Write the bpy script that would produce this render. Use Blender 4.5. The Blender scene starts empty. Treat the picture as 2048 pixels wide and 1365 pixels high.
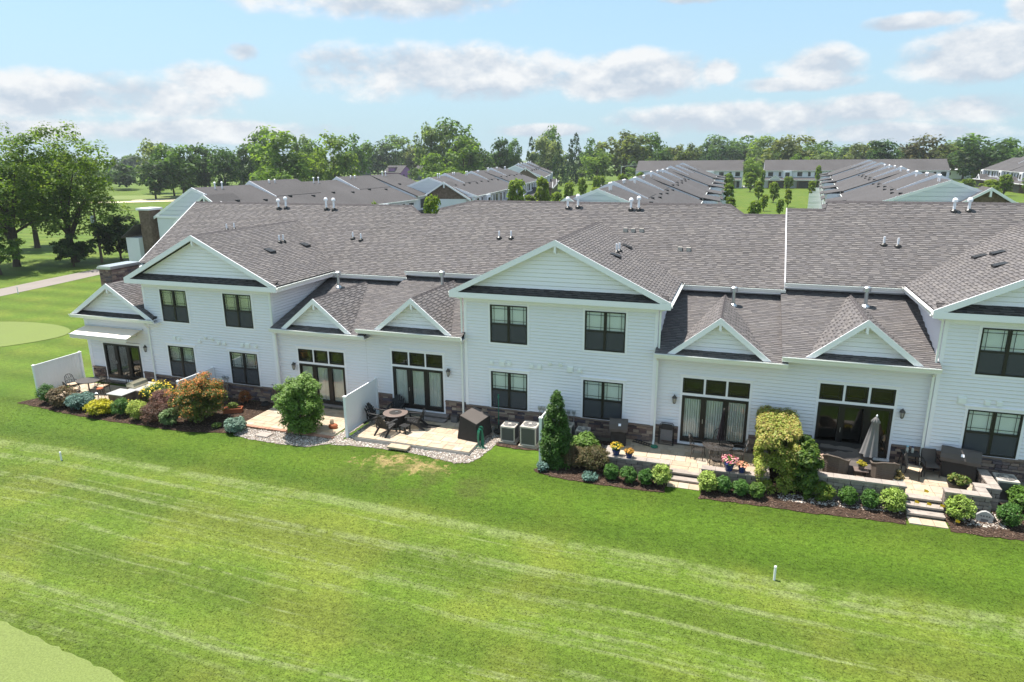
import bpy, bmesh, math, random
import numpy as np
from mathutils import Vector, Matrix
C = bpy.context.scene.collection
random.seed(7)
RNG = np.random.default_rng(11)
pi = math.pi
R = math.radians

# ------------------------------------------------------------------ camera, sky, sun, exposure
cam_d = bpy.data.cameras.new('camera'); cam = bpy.data.objects.new('camera', cam_d); C.objects.link(cam)
bpy.context.scene.camera = cam
cam_d.sensor_width = 36.0; cam_d.lens = 1353.7/2048*36.0; cam_d.clip_start = .5; cam_d.clip_end = 6000
_p, _r, _y = R(15.131), R(-0.46), R(-18.924)
_fw = Vector((math.sin(_y)*math.cos(_p), math.cos(_y)*math.cos(_p), -math.sin(_p)))
_rt = Vector((math.cos(_y), -math.sin(_y), 0)); _up = _rt.cross(_fw)
_R = math.cos(_r)*_rt + math.sin(_r)*_up; _U = -math.sin(_r)*_rt + math.cos(_r)*_up
_m = Matrix.Identity(4)
for i in range(3):
    _m[i][0] = _R[i]; _m[i][1] = _U[i]; _m[i][2] = -_fw[i]
_m[0][3], _m[1][3], _m[2][3] = 0, -29.05, 12.69
cam.matrix_world = _m

sun_dir = Vector((.33, -.10, -1)).normalized()            # direction the light travels
sl = bpy.data.lights.new('sun', 'SUN'); sl.energy = 3.45; sl.angle = R(.55); sl.color = (1, .955, .88)
sun = bpy.data.objects.new('sun', sl); C.objects.link(sun); sun.location = (-40, 10, 60)
sun.rotation_euler = sun_dir.to_track_quat('-Z', 'Y').to_euler()
vs = bpy.context.scene.view_settings
vs.view_transform = 'Standard'; vs.look = 'None'; vs.gamma = 1; vs.exposure = 1.42; vs.use_curve_mapping = False

class NT:
    """small helper that writes node trees"""
    def __init__(s, tree): s.t = tree; tree.nodes.clear()
    def n(s, typ, **kw):
        x = s.t.nodes.new(typ)
        for k, v in kw.items(): setattr(x, k, v)
        return x
    def put(s, sock, v):
        if v is None: return
        if isinstance(v, bpy.types.NodeSocket): s.t.links.new(v, sock)
        else:
            if hasattr(sock.default_value, '__len__') and not hasattr(v, '__len__'): v = [v]*len(sock.default_value)
            if hasattr(v, '__len__') and len(v) == 3 and len(sock.default_value) == 4: v = (*v, 1)
            sock.default_value = v
    def m(s, op, a, b=None, c=None, clamp=False):
        x = s.n('ShaderNodeMath', operation=op, use_clamp=clamp)
        for i, v in enumerate((a, b, c)): s.put(x.inputs[i], v) if v is not None else None
        return x.outputs[0]
    def v(s, op, a, b=None, c=None):
        x = s.n('ShaderNodeVectorMath', operation=op)
        for i, v in enumerate((a, b, c)): s.put(x.inputs[i], v) if v is not None else None
        return x.outputs['Value'] if op in ('LENGTH', 'DOT_PRODUCT') else x.outputs[0]
    def mix(s, f, a, b, blend='MIX'):
        x = s.n('ShaderNodeMix', data_type='RGBA', blend_type=blend)
        s.put(x.inputs[0], f); s.put(x.inputs[6], a); s.put(x.inputs[7], b); return x.outputs[2]
    def noise(s, vec, scale, detail=3, rough=.55, dist=0):
        x = s.n('ShaderNodeTexNoise'); s.put(x.inputs['Vector'], vec)
        x.inputs['Scale'].default_value = scale; x.inputs['Detail'].default_value = detail
        x.inputs['Roughness'].default_value = rough; x.inputs['Distortion'].default_value = dist
        return x.outputs[0]
    def sm(s, v, lo, hi, a=0, b=1):
        x = s.n('ShaderNodeMapRange', interpolation_type='SMOOTHSTEP'); s.put(x.inputs[0], v)
        x.inputs[1].default_value = lo; x.inputs[2].default_value = hi; x.inputs[3].default_value = a; x.inputs[4].default_value = b
        return x.outputs[0]
    def obj(s): return s.n('ShaderNodeTexCoord').outputs['Object']
    def pos(s): return s.n('ShaderNodeNewGeometry').outputs['Position']
    def rnd(s): return s.n('ShaderNodeObjectInfo').outputs['Random']
    def attr(s, name): return s.n('ShaderNodeAttribute', attribute_name=name).outputs['Color']
    def ramp(s, f, stops):
        x = s.n('ShaderNodeValToRGB'); s.put(x.inputs[0], f); e = x.color_ramp.elements
        e[0].position, e[0].color = stops[0][0], (*stops[0][1], 1); e[1].position, e[1].color = stops[-1][0], (*stops[-1][1], 1)
        for p, c in stops[1:-1]:
            q = e.new(p); q.color = (*c, 1)
        return x.outputs[0]
    def bump(s, h, strength, dist=.02):
        x = s.n('ShaderNodeBump'); s.put(x.inputs['Height'], h); x.inputs['Strength'].default_value = strength; x.inputs['Distance'].default_value = dist
        return x.outputs[0]
    def out(s, col, rough=.6, spec=.3, metal=0, normal=None, emis=None):
        b = s.n('ShaderNodeBsdfPrincipled'); s.put(b.inputs['Base Color'], col); s.put(b.inputs['Roughness'], rough)
        b.inputs['Specular IOR Level'].default_value = spec; b.inputs['Metallic'].default_value = metal
        if normal is not None: s.put(b.inputs['Normal'], normal)
        o = s.n('ShaderNodeOutputMaterial'); s.t.links.new(b.outputs[0], o.inputs[0]); return b

# world: daylight sky plus cumulus laid out by compass bearing and elevation
w = bpy.data.worlds.new('World'); bpy.context.scene.world = w; w.use_nodes = True
N = NT(w.node_tree)
sky = N.n('ShaderNodeTexSky', sky_type='NISHITA', sun_disc=False, sun_elevation=R(70.9), sun_rotation=math.atan2(-.33, .10),
          altitude=60, air_density=1.0, dust_density=1.6, ozone_density=1.4)
d = N.n('ShaderNodeTexCoord').outputs['Generated']
sx = N.n('ShaderNodeSeparateXYZ'); N.put(sx.inputs[0], d)
az = N.m('ARCTAN2', sx.outputs[0], sx.outputs[1]); el = N.m('ARCSINE', sx.outputs[2])
cb = N.n('ShaderNodeCombineXYZ'); N.put(cb.inputs[0], az); N.put(cb.inputs[1], el); ae = cb.outputs[0]
deg = N.v('MULTIPLY', ae, (57.2958, 57.2958, 0))
nv = N.v('MULTIPLY', d, (1, 1, 1.75))
n1 = N.noise(nv, 8.5, 9, .60); n1b = N.noise(N.v('ADD', nv, (0.004, 0, .032)), 8.5, 6, .58)
n2 = N.noise(nv, 32, 6, .62)
clouds = [(-28.4, 11.7, 13.5, 2.0), (-23.6, 6.6, 14.3, 2.7), (-10.3, 6.2, 9.0, 2.1), (-2.7, 6.3, 1.8, 1.2), (-39.2, 7.6, 1.6, 1.0), (-50.5, 4.3, 13, 2.2), (-41.1, 5.7, 4.8, 1.8),
          (13.6, 6.4, 5.2, 2.4), (3.6, 6.4, 3.9, 1.7), (2.7, 5.2, 4.9, .8), (-1.0, 2.7, 11.0, 1.6), (7.5, 3.3, 4.0, 1.1), (14.5, 2.9, 5.2, 1.4), (-45.9, 2.1, 17, 1.1),
          (-16.5, 2.1, 5.1, .7), (9.9, 1.5, 9.6, .9), (-4.9, 11.3, 3.6, .6), (10.2, 8.7, 4.0, .7), (16.2, 9.1, 1.6, 1.2),
          (-75, 9, 14, 3.5), (40, 8, 16, 3.0), (75, 12, 18, 4.0), (-120, 14, 22, 5.0), (130, 10, 24, 4.0), (175, 16, 20, 5.0)]
tot = None; hs_ = None; ws_ = None
for a, e, ra, re in clouds:
    q = N.v('MULTIPLY_ADD', deg, (1/ra, 1/re, 0), (-a/ra, -e/re, 0))
    f = N.m('SUBTRACT', 1.0, N.v('DOT_PRODUCT', q, q))
    tot = f if tot is None else N.m('SMOOTH_MAX', tot, f, .25)
    wgt = N.m('MAXIMUM', N.m('ADD', f, .2), 0); sp = N.n('ShaderNodeSeparateXYZ'); N.put(sp.inputs[0], q); hh_ = N.m('MULTIPLY', wgt, sp.outputs[1])
    hs_ = hh_ if hs_ is None else N.m('ADD', hs_, hh_); ws_ = wgt if ws_ is None else N.m('ADD', ws_, wgt)
gen = N.m('MULTIPLY', N.m('SUBTRACT', N.noise(nv, 2.4, 3, .5), .50), 5.0)         # the same broken cumulus overhead
gen = N.m('MULTIPLY', gen, N.sm(el, R(13), R(22)))
gen = N.m('SUBTRACT', gen, N.sm(el, R(13), R(22), 3, 0))
tot = N.m('MAXIMUM', tot, N.m('MINIMUM', gen, 1.0))
dens = N.m('ADD', N.m('MULTIPLY', tot, 1.15), N.m('MULTIPLY_ADD', n1, 2.5, -1.44))
dens = N.m('ADD', dens, N.m('MULTIPLY_ADD', n2, .7, -.35))
alpha = N.m('MULTIPLY', N.sm(dens, -.06, .72), .95)
lit = N.m('ADD', .46, N.m('MULTIPLY', N.m('SUBTRACT', n1, n1b), 5.0)); lit = N.m('ADD', lit, N.m('MULTIPLY', N.m('DIVIDE', hs_, N.m('ADD', ws_, .08)), .42))
lit = N.m('ADD', lit, N.m('MULTIPLY_ADD', n2, .5, -.25), clamp=True)
ccol = N.mix(lit, (2.20, 2.50, 2.86), (3.52, 3.56, 3.60))
base = N.mix(.72, sky.outputs[0], (1.56, 2.52, 3.18))
base = N.mix(N.sm(el, R(1), R(11), .45, 0), base, (1.95, 2.68, 3.05))
bg = N.n('ShaderNodeBackground'); N.put(bg.inputs[0], N.mix(alpha, base, ccol)); bg.inputs[1].default_value = .10
wo = N.n('ShaderNodeOutputWorld'); w.node_tree.links.new(bg.outputs[0], wo.inputs[0])
w.cycles.sampling_method = 'MANUAL'; w.cycles.sample_map_resolution = 1024

# ------------------------------------------------------------------ helpers
class MB:
    """mesh builder: collects shapes, builds ONE mesh object"""
    def __init__(s): s.v = []; s.f = []
    def add(s, V, F):
        o = len(s.v); s.v += [tuple(p) for p in V]; s.f += [tuple(i+o for i in f) for f in F]; return s
    def box(s, x0, y0, z0, x1, y1, z1):
        return s.add([(x0, y0, z0), (x1, y0, z0), (x1, y1, z0), (x0, y1, z0), (x0, y0, z1), (x1, y0, z1), (x1, y1, z1), (x0, y1, z1)],
                     [(0, 3, 2, 1), (4, 5, 6, 7), (0, 1, 5, 4), (1, 2, 6, 5), (2, 3, 7, 6), (3, 0, 4, 7)])
    def cbox(s, c, d, rz=0, rx=0):
        M = Matrix.Translation(c) @ Matrix.Rotation(rz, 4, 'Z') @ Matrix.Rotation(rx, 4, 'X'); h = [q/2 for q in d]
        V = [M @ Vector((a*h[0], b*h[1], e*h[2])) for e in (-1, 1) for a, b in ((-1, -1), (1, -1), (1, 1), (-1, 1))]
        return s.add(V, [(0, 3, 2, 1), (4, 5, 6, 7), (0, 1, 5, 4), (1, 2, 6, 5), (2, 3, 7, 6), (3, 0, 4, 7)])
    def prism(s, poly, ext):
        n = len(poly); e = Vector(ext); P = [Vector(p) for p in poly]
        return s.add(P+[p+e for p in P], [tuple(range(n))[::-1], tuple(range(n, 2*n))]+[(i, (i+1) % n, n+(i+1) % n, n+i) for i in range(n)])
    def poly(s, P): return s.add(P, [tuple(range(len(P)))])
    def bar(s, a, b, w, h=None):
        a, b = Vector(a), Vector(b); h = h or w; t = (b-a).normalized(); up = Vector((0, 0, 1)) if abs(t.z) < .95 else Vector((0, 1, 0))
        x = t.cross(up).normalized(); y = x.cross(t)
        V = [p+x*i*w/2+y*j*h/2 for p in (a, b) for i, j in ((-1, -1), (1, -1), (1, 1), (-1, 1))]
        return s.add(V, [(0, 1, 2, 3), (7, 6, 5, 4), (0, 4, 5, 1), (1, 5, 6, 2), (2, 6, 7, 3), (3, 7, 4, 0)])
    def tube(s, pts, r, n=8, cap=True):
        pts = [Vector(p) for p in pts]; rs = r if hasattr(r, '__len__') else [r]*len(pts); V = []
        for i, p in enumerate(pts):
            t = (pts[min(i+1, len(pts)-1)]-pts[max(i-1, 0)]).normalized(); up = Vector((0, 0, 1)) if abs(t.z) < .9 else Vector((1, 0, 0))
            x = t.cross(up).normalized(); y = x.cross(t)
            V += [p+(x*math.cos(2*pi*k/n)+y*math.sin(2*pi*k/n))*rs[i] for k in range(n)]
        F = [(i*n+k, i*n+(k+1) % n, (i+1)*n+(k+1) % n, (i+1)*n+k) for i in range(len(pts)-1) for k in range(n)]
        if cap: F += [tuple(range(n)), tuple(range((len(pts)-1)*n, len(pts)*n))[::-1]]
        return s.add(V, F)
    def lathe(s, prof, c=(0, 0, 0), n=14, sx=1, sy=1):
        V = [(c[0]+r*sx*math.cos(2*pi*k/n), c[1]+r*sy*math.sin(2*pi*k/n), c[2]+z) for r, z in prof for k in range(n)]
        m = len(prof); F = [(i*n+k, i*n+(k+1) % n, (i+1)*n+(k+1) % n, (i+1)*n+k) for i in range(m-1) for k in range(n)]
        return s.add(V, F+[tuple(range(n))[::-1], tuple(range((m-1)*n, m*n))])
    def ring(s, c, r, t, n=18, axis='Z', a0=0, a1=2*pi):
        k = n if a1-a0 > 6.2 else n+1; P = []
        for i in range(n+1):
            a = a0+(a1-a0)*i/n; u, v = r*math.cos(a), r*math.sin(a)
            P.append((c[0]+u, c[1]+v, c[2]) if axis == 'Z' else (c[0]+u, c[1], c[2]+v) if axis == 'Y' else (c[0], c[1]+u, c[2]+v))
        return s.tube(P, t, 5, cap=False)
    def build(s, name, mat, parent=None, smooth=False, bevel=0):
        me = bpy.data.meshes.new(name); me.from_pydata(s.v, [], s.f); me.validate(); me.update()
        if bevel:
            bm = bmesh.new(); bm.from_mesh(me); bmesh.ops.bevel(bm, geom=bm.edges[:], offset=bevel, segments=1, affect='EDGES', profile=.5, clamp_overlap=True); bm.to_mesh(me); bm.free()
        if smooth: me.polygons.foreach_set('use_smooth', [True]*len(me.polygons))
        me.materials.append(mat); return link(name, me, parent)
def link(name, me, parent=None):
    o = bpy.data.objects.new(name, me); C.objects.link(o)
    if parent is not None:
        o.parent = parent
        if parent.get('wpos') is not None and parent.type == 'EMPTY': o.matrix_parent_inverse = Matrix.Translation(-Vector(parent['wpos']))
    return o
def tag(o, label=None, cat=None, group=None, kind=None):
    for k, v in (('label', label), ('category', cat), ('group', group), ('kind', kind)):
        if v: o[k] = v
    return o
def thing(name, label, cat, loc=(0, 0, 0), rz=0, group=None, world=False):
    """an Empty at the base of a thing; world=True when its parts are written in world coordinates"""
    o = bpy.data.objects.new(name, None); C.objects.link(o); o.empty_display_size = .2; o.location = loc; o.rotation_euler = (0, 0, rz)
    if world: o['wpos'] = tuple(loc)
    return tag(o, label, cat, group)
def dup(root, loc, rz=0, label=None, scale=None, group=None):
    r = root.copy(); C.objects.link(r); r.location = loc; r.rotation_euler = (0, 0, rz)
    if scale: r.scale = scale
    if label: r['label'] = label
    if group: r['group'] = group
    for ch in list(root.children):
        c = ch.copy(); C.objects.link(c); c.parent = r
        for g in list(ch.children):
            e = g.copy(); C.objects.link(e); e.parent = c
    return r
def nmesh(name, V, F, col, mat, parent=None, smooth=False):
    me = bpy.data.meshes.new(name); V = np.ascontiguousarray(V, dtype=np.float32); F = np.ascontiguousarray(F, dtype=np.int32); n, k = F.shape
    me.vertices.add(len(V)); me.vertices.foreach_set('co', V.ravel()); me.loops.add(n*k); me.loops.foreach_set('vertex_index', F.ravel())
    me.polygons.add(n); me.polygons.foreach_set('loop_start', np.arange(0, n*k, k, dtype=np.int32))
    me.polygons.foreach_set('use_smooth', np.full(n, bool(smooth), dtype=bool))
    me.update(calc_edges=True)
    if col is not None:
        a = me.attributes.new('col', 'FLOAT_COLOR', 'FACE'); c4 = np.ones((n, 4), np.float32); c4[:, :3] = col; a.data.foreach_set('color', c4.ravel())
    me.materials.append(mat); return link(name, me, parent)

# ------------------------------------------------------------------ materials
def newmat(name):
    m = bpy.data.materials.new(name); m.use_nodes = True; return m, NT(m.node_tree)
def pm(name, col, rough=.6, spec=.3, metal=0, ns=6, na=.12, bs=0, bst=.3):
    m, n = newmat(name); o = n.obj(); f = n.noise(o, ns, 4, .6)
    f = n.m('MULTIPLY_ADD', f, 2*na, 1-na)
    c = n.mix(1, col, f, 'MULTIPLY')
    n.out(c, rough, spec, metal, n.bump(n.noise(o, bs, 3), bst) if bs else None); return m
M = {}
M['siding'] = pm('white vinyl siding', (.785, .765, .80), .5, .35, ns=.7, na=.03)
M['trim'] = pm('white trim', (.87, .845, .875), .45, .4, ns=2, na=.03)
M['gutter'] = pm('cream white gutter', (.80, .80, .76), .4, .4, ns=2, na=.03)
M['black'] = pm('black vinyl frame', (.018, .015, .013), .4, .4, ns=5, na=.1)
M['interior'] = pm('dark room', (.045, .038, .032), .9, .1, ns=1.5, na=.5)
M['blind'] = pm('white blind', (.88, .90, .87), .7, .2, ns=3, na=.06)
M['screen'] = pm('insect screen', (.085, .090, .10), .7, .25, ns=8, na=.12)
M['foundation'] = pm('concrete foundation', (.30, .27, .22), .9, .1, ns=1.5, na=.15, bs=30)
M['concrete'] = pm('pale concrete', (.42, .39, .36), .9, .1, ns=2, na=.12, bs=40)
M['granite'] = pm('granite top', (.40, .39, .38), .3, .5, ns=60, na=.35)
M['metal'] = pm('galvanised metal', (.55, .56, .57), .35, .5, .85, ns=8, na=.1)
M['steel'] = pm('stainless steel', (.50, .47, .36), .3, .5, .9, ns=3, na=.1)
M['iron'] = pm('dark cast iron', (.030, .026, .024), .45, .5, .3, ns=20, na=.2)
M['bronze'] = pm('weathered bronze metal', (.085, .072, .064), .45, .5, .3, ns=20, na=.25)
M['blackwood'] = pm('black poly lumber', (.022, .021, .022), .55, .3, ns=12, na=.2)
M['tabletop'] = pm('brown grey table top', (.155, .115, .100), .55, .3, ns=14, na=.2)
M['cushion'] = pm('beige cushion', (.50, .38, .27), .9, .1, ns=10, na=.1, bs=40)
M['cover'] = pm('charcoal fabric cover', (.040, .036, .034), .8, .2, ns=3, na=.2, bs=6, bst=.5)
M['covertop'] = pm('taupe fabric cover', (.105, .090, .082), .8, .2, ns=3, na=.15, bs=6, bst=.5)
M['wicker'] = pm('brown grey wicker', (.12, .095, .078), .75, .2, ns=30, na=.35, bs=50, bst=.8)
M['umbrella'] = pm('grey umbrella fabric', (.21, .198, .195), .85, .15, ns=8, na=.12)
M['darkumb'] = pm('black umbrella fabric', (.025, .018, .022), .85, .15, ns=8, na=.2)
M['navy'] = pm('navy glazed pot', (.018, .035, .13), .2, .5, ns=6, na=.2)
M['whitepot'] = pm('white glazed pot', (.72, .70, .66), .3, .5, ns=6, na=.05)
M['terracotta'] = pm('terracotta', (.33, .105, .05), .8, .2, ns=8, na=.15)
M['soil'] = pm('potting soil', (.03, .02, .014), 1, 0, ns=20, na=.3, bs=40)
M['hose'] = pm('green hose', (.015, .16, .095), .4, .4, ns=5, na=.2)
M['acbody'] = pm('beige painted steel', (.44, .40, .355), .5, .35, ns=4, na=.05)
M['acgrille'] = pm('grey condenser fins', (.15, .148, .155), .5, .3, .4, ns=20, na=.2)
M['fence'] = pm('white vinyl fence', (.82, .82, .84), .4, .4, ns=2, na=.03)
M['awning'] = pm('cream awning canvas', (.74, .66, .56), .85, .1, ns=3, na=.05)
M['bark'] = pm('bark', (.075, .058, .042), .95, .1, ns=6, na=.35, bs=14, bst=.8)
M['pole'] = pm('weathered pole wood', (.17, .13, .095), .9, .1, ns=8, na=.2)
M['yellow'] = pm('yellow flag plastic', (.80, .52, .02), .5, .3, ns=4, na=.05)
M['asphalt'] = pm('asphalt', (.115, .115, .118), .9, .2, ns=.4, na=.12)
M['path'] = pm('worn cart path', (.235, .205, .185), .95, .1, ns=.5, na=.12)
M['sand'] = pm('bunker sand', (.62, .53, .37), 1, .05, ns=.3, na=.08)
M['mulch'] = pm('dark mulch', (.062, .040, .029), 1, .05, ns=26, na=.6, bs=30, bst=1)
M['farwhite'] = pm('white far siding', (.70, .71, .75), .6, .3, ns=.4, na=.05)
M['garage'] = pm('dark garage door', (.028, .028, .032), .4, .4, ns=2, na=.15)
M['farstone'] = pm('brown fieldstone', (.165, .118, .092), .9, .1, ns=3.5, na=.95)
M['farglass'] = pm('dark window glass', (.03, .035, .035), .08, .6, ns=1, na=.3)
M['purple'] = pm('purple clapboard', (.30, .13, .36), .7, .2, ns=1, na=.1)
M['teal'] = pm('slate teal clapboard', (.055, .085, .095), .7, .2, ns=1, na=.1)
M['greyhouse'] = pm('grey clapboard', (.12, .12, .13), .7, .2, ns=1, na=.1)
M['carwhite'] = pm('white car paint', (.75, .76, .78), .2, .6, ns=2, na=.02)
M['cardark'] = pm('dark car paint', (.03, .035, .045), .2, .6, ns=2, na=.05)
M['tyre'] = pm('tyre rubber', (.02, .02, .02), .8, .2)
M['red'] = pm('red signal housing', (.45, .06, .03), .4, .4)
M['lampglass'] = pm('frosted lantern glass', (.45, .43, .38), .3, .5)
M['blue'] = pm('light blue plastic', (.25, .50, .65), .3, .5)
def _glass(name, tint, refl=1.0):
    m, n = newmat(name)
    t = n.n('ShaderNodeBsdfTransparent'); n.put(t.inputs[0], tint); g = n.n('ShaderNodeBsdfGlossy'); g.inputs['Roughness'].default_value = .025
    f = n.n('ShaderNodeFresnel'); f.inputs[0].default_value = 1.5; wv = n.noise(n.obj(), 1.1, 1)
    n.put(f.inputs['Normal'], n.bump(wv, .05, .02)); n.put(g.inputs['Normal'], n.bump(wv, .05, .02))
    x = n.n('ShaderNodeMixShader'); n.put(x.inputs[0], n.m('MULTIPLY', f.outputs[0], refl, clamp=True)); m.node_tree.links.new(t.outputs[0], x.inputs[1]); m.node_tree.links.new(g.outputs[0], x.inputs[2])
    o = n.n('ShaderNodeOutputMaterial'); m.node_tree.links.new(x.outputs[0], o.inputs[0]); return m
M['glass'] = _glass('window glass', (.985, 1.0, .99), .75)
M['clear'] = _glass('door glass', (.99, 1.0, .99), .9)
m, n = newmat('curtain'); o = n.obj(); wv = n.n('ShaderNodeTexWave'); n.put(wv.inputs[0], n.v('MULTIPLY', o, (1, .01, .04))); wv.inputs['Scale'].default_value = 3.2; wv.inputs['Distortion'].default_value = 2.5
n.out(n.mix(n.noise(o, 5, 3), (.76, .79, .76), (.86, .88, .85)), .85, .1, 0, n.bump(wv.outputs[0], .8, .06)); M['curtain'] = m
# colours carried by the single shingles / leaves themselves
m, n = newmat('asphalt shingle'); o = n.obj(); c = n.attr('col')
c = n.mix(1, c, n.m('MULTIPLY_ADD', n.noise(o, 60, 2), .7, .65), 'MULTIPLY'); c = n.mix(1, c, n.m('MULTIPLY_ADD', n.noise(o, .35, 4), .26, .87), 'MULTIPLY')
n.out(c, .9, .15, 0, n.bump(n.noise(o, 180, 2), .5, .01)); M['shingle'] = m
def leafmat(name, trans=.6):
    m, n = newmat(name); c = n.attr('col'); c = n.mix(1, c, n.ramp(n.rnd(), [(0, (.82, .90, .80)), (.5, (1, 1, 1)), (1, (1.15, 1.06, .90))]), 'MULTIPLY')
    b = n.n('ShaderNodeBsdfPrincipled'); n.put(b.inputs['Base Color'], c); b.inputs['Roughness'].default_value = .55; b.inputs['Specular IOR Level'].default_value = .25
    t = n.n('ShaderNodeBsdfTranslucent'); n.put(t.inputs[0], n.mix(1, c, (1.6, 1.5, .8), 'MULTIPLY'))
    x = n.n('ShaderNodeMixShader'); x.inputs[0].default_value = trans; m.node_tree.links.new(b.outputs[0], x.inputs[1]); m.node_tree.links.new(t.outputs[0], x.inputs[2])
    o = n.n('ShaderNodeOutputMaterial'); m.node_tree.links.new(x.outputs[0], o.inputs[0]); return m
M['leaf'] = leafmat('foliage'); M['shrubleaf'] = leafmat('shrub foliage', .22); M['petal'] = leafmat('petals', .2)
def piecemat(name, stops, rough=.85, spec=.15, ns=9, bs=25, bst=.8):
    m, n = newmat(name); o = n.pos(); c = n.ramp(n.rnd(), stops)
    c = n.mix(1, c, n.m('MULTIPLY_ADD', n.noise(o, ns, 4, .65), .9, .55), 'MULTIPLY')
    n.out(c, rough, spec, 0, n.bump(n.noise(o, bs, 4), bst, .02)); return m
M['stone'] = piecemat('ledge stone', [(0, (0.087, 0.065, 0.070)), (.2, (0.167, 0.116, 0.109)), (.4, (0.239, 0.167, 0.138)), (.55, (0.123, 0.102, 0.116)), (.75, (0.319, 0.232, 0.181)), (.9, (0.189, 0.123, 0.104)), (1, (0.377, 0.290, 0.225))])
M['paver'] = piecemat('tan paver', [(0, (0.378, 0.288, 0.211)), (.3, (0.421, 0.331, 0.237)), (.6, (0.447, 0.365, 0.284)), (.8, (0.378, 0.310, 0.241)), (1, (0.464, 0.370, 0.245))], ns=3, bs=30, bst=.3)
M['block'] = piecemat('retaining wall block', [(0, (0.173, 0.147, 0.135)), (.35, (0.240, 0.203, 0.180)), (.7, (0.307, 0.262, 0.225)), (1, (0.195, 0.173, 0.168))], ns=5, bs=18, bst=.9)
M['cap'] = piecemat('wall capstone', [(0, (0.294, 0.248, 0.217)), (.5, (0.329, 0.280, 0.245)), (1, (0.308, 0.269, 0.241))], ns=4, bs=30, bst=.4)
M['brickedge'] = piecemat('red edging paver', [(0, (.36, .19, .13)), (.5, (.42, .23, .16)), (1, (.33, .19, .14))], ns=6, bs=30, bst=.4)
M['bluestone'] = piecemat('grey step stone', [(0, (0.202, 0.176, 0.169)), (1, (0.260, 0.227, 0.215))], ns=4, bs=30, bst=.4)
m, n = newmat('river pebble'); c = n.attr('col'); n.out(c, .8, .2); M['pebble'] = m
m, n = newmat('far shingle roof'); o = n.obj()
c = n.mix(n.noise(n.v('MULTIPLY', o, (1, 1, 3)), 3.2, 4, .7), (.052, .048, .050), (.112, .103, .102)); c = n.mix(1, c, n.m('MULTIPLY_ADD', n.noise(o, .16, 3), .45, .78), 'MULTIPLY')
n.out(c, .9, .15, 0, n.bump(n.noise(n.v('MULTIPLY', o, (1, 1, 5)), 4, 3), .6, .05)); M['farroof'] = m

# grass: mowing bands run along x; clippings, dry and lush patches belong to the turf itself
def grassmat():
    m, n = newmat('mown grass'); p = n.pos(); s = n.n('ShaderNodeSeparateXYZ'); n.put(s.inputs[0], p); X, Y = s.outputs[0], s.outputs[1]
    wob = n.m('ADD', Y, n.m('MULTIPLY_ADD', n.noise(p, .05, 2), 1.6, -.8)); wob = n.m('ADD', wob, n.m('MULTIPLY', X, .012))
    cv = n.n('ShaderNodeCombineXYZ'); n.put(cv.inputs[0], n.m('MULTIPLY', X, .022)); n.put(cv.inputs[1], wob); q = cv.outputs[0]
    fine = n.noise(p, 16, 5, .75); mid = n.noise(p, 2.2, 5, .65); big = n.noise(p, .22, 4, .6); tex = n.noise(n.v('MULTIPLY', p, (.6, 1.3, 1)), 6, 4, .7)
    c = n.mix(mid, (.054, .098, .008), (.106, .152, .021))
    c = n.mix(n.sm(big, .42, .66, 0, .62), c, (.134, .154, .024))                         # yellowish swathes
    lush = n.m('MULTIPLY', n.sm(wob, -8.7, -7.3), n.sm(wob, -1, -.2, 1, .25))
    c = n.mix(n.m('MULTIPLY', lush, .62), c, (.044, .092, .005))                          # long fertilised strip by the houses
    band = n.m('SINE', n.m('MULTIPLY', wob, 2*pi/3.4))
    c = n.mix(1, c, n.m('MULTIPLY_ADD', band, .13, 1.02), 'MULTIPLY')
    fair = n.sm(wob, -8.2, -9.2)
    st = n.noise(q, 1.5, 5, .6, .12); st2 = n.noise(q, 3.4, 4, .6, .1); br = n.noise(p, 1.1, 6, .8)
    streak = n.m('MULTIPLY', n.sm(st, .50, .64), n.sm(br, .36, .56)); streak = n.m('ADD', streak, n.m('MULTIPLY', n.sm(st2, .54, .68), n.sm(br, .38, .60)), clamp=True)
    c = n.mix(n.m('MULTIPLY', n.m('MULTIPLY', streak, fair), .62), c, (.180, .205, .090))    # pale clippings left in rows
    edge = n.m('MULTIPLY', n.sm(n.m('ABSOLUTE', n.m('ADD', wob, 8.55)), .35, .08), n.sm(br, .36, .58))
    c = n.mix(n.m('MULTIPLY', edge, .7), c, (.17, .205, .075))
    # worn straw-coloured turf in front of the middle patio
    dx = n.m('DIVIDE', n.m('ADD', X, 13.5), 3.0); dy = n.m('DIVIDE', n.m('ADD', Y, 4.85), 1.15)
    dd = n.m('ADD', n.m('MULTIPLY', dx, dx), n.m('MULTIPLY', dy, dy)); worn = n.m('ADD', n.m('SUBTRACT', 1.0, dd), n.m('MULTIPLY_ADD', n.noise(p, 2.2, 5, .75), 4.6, -2.65))
    c = n.mix(n.sm(worn, .05, .9, 0, .80), c, (.30, .215, .10))
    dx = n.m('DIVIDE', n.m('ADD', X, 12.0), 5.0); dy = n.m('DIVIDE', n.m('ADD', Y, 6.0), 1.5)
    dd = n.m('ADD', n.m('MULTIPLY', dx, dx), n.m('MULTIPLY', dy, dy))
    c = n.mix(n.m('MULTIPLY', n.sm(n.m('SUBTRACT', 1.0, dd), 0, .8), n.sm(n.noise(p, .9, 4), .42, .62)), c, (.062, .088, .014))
    c = n.mix(1, c, n.m('MULTIPLY_ADD', fine, 2.2, -.1), 'MULTIPLY'); c = n.mix(1, c, n.m('MULTIPLY_ADD', tex, 1.3, .35), 'MULTIPLY')
    n.out(c, .75, .12, 0, n.bump(fine, .55, .05)); return m
M['grass'] = grassmat()
m, n = newmat('putting green turf'); p = n.pos()
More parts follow.
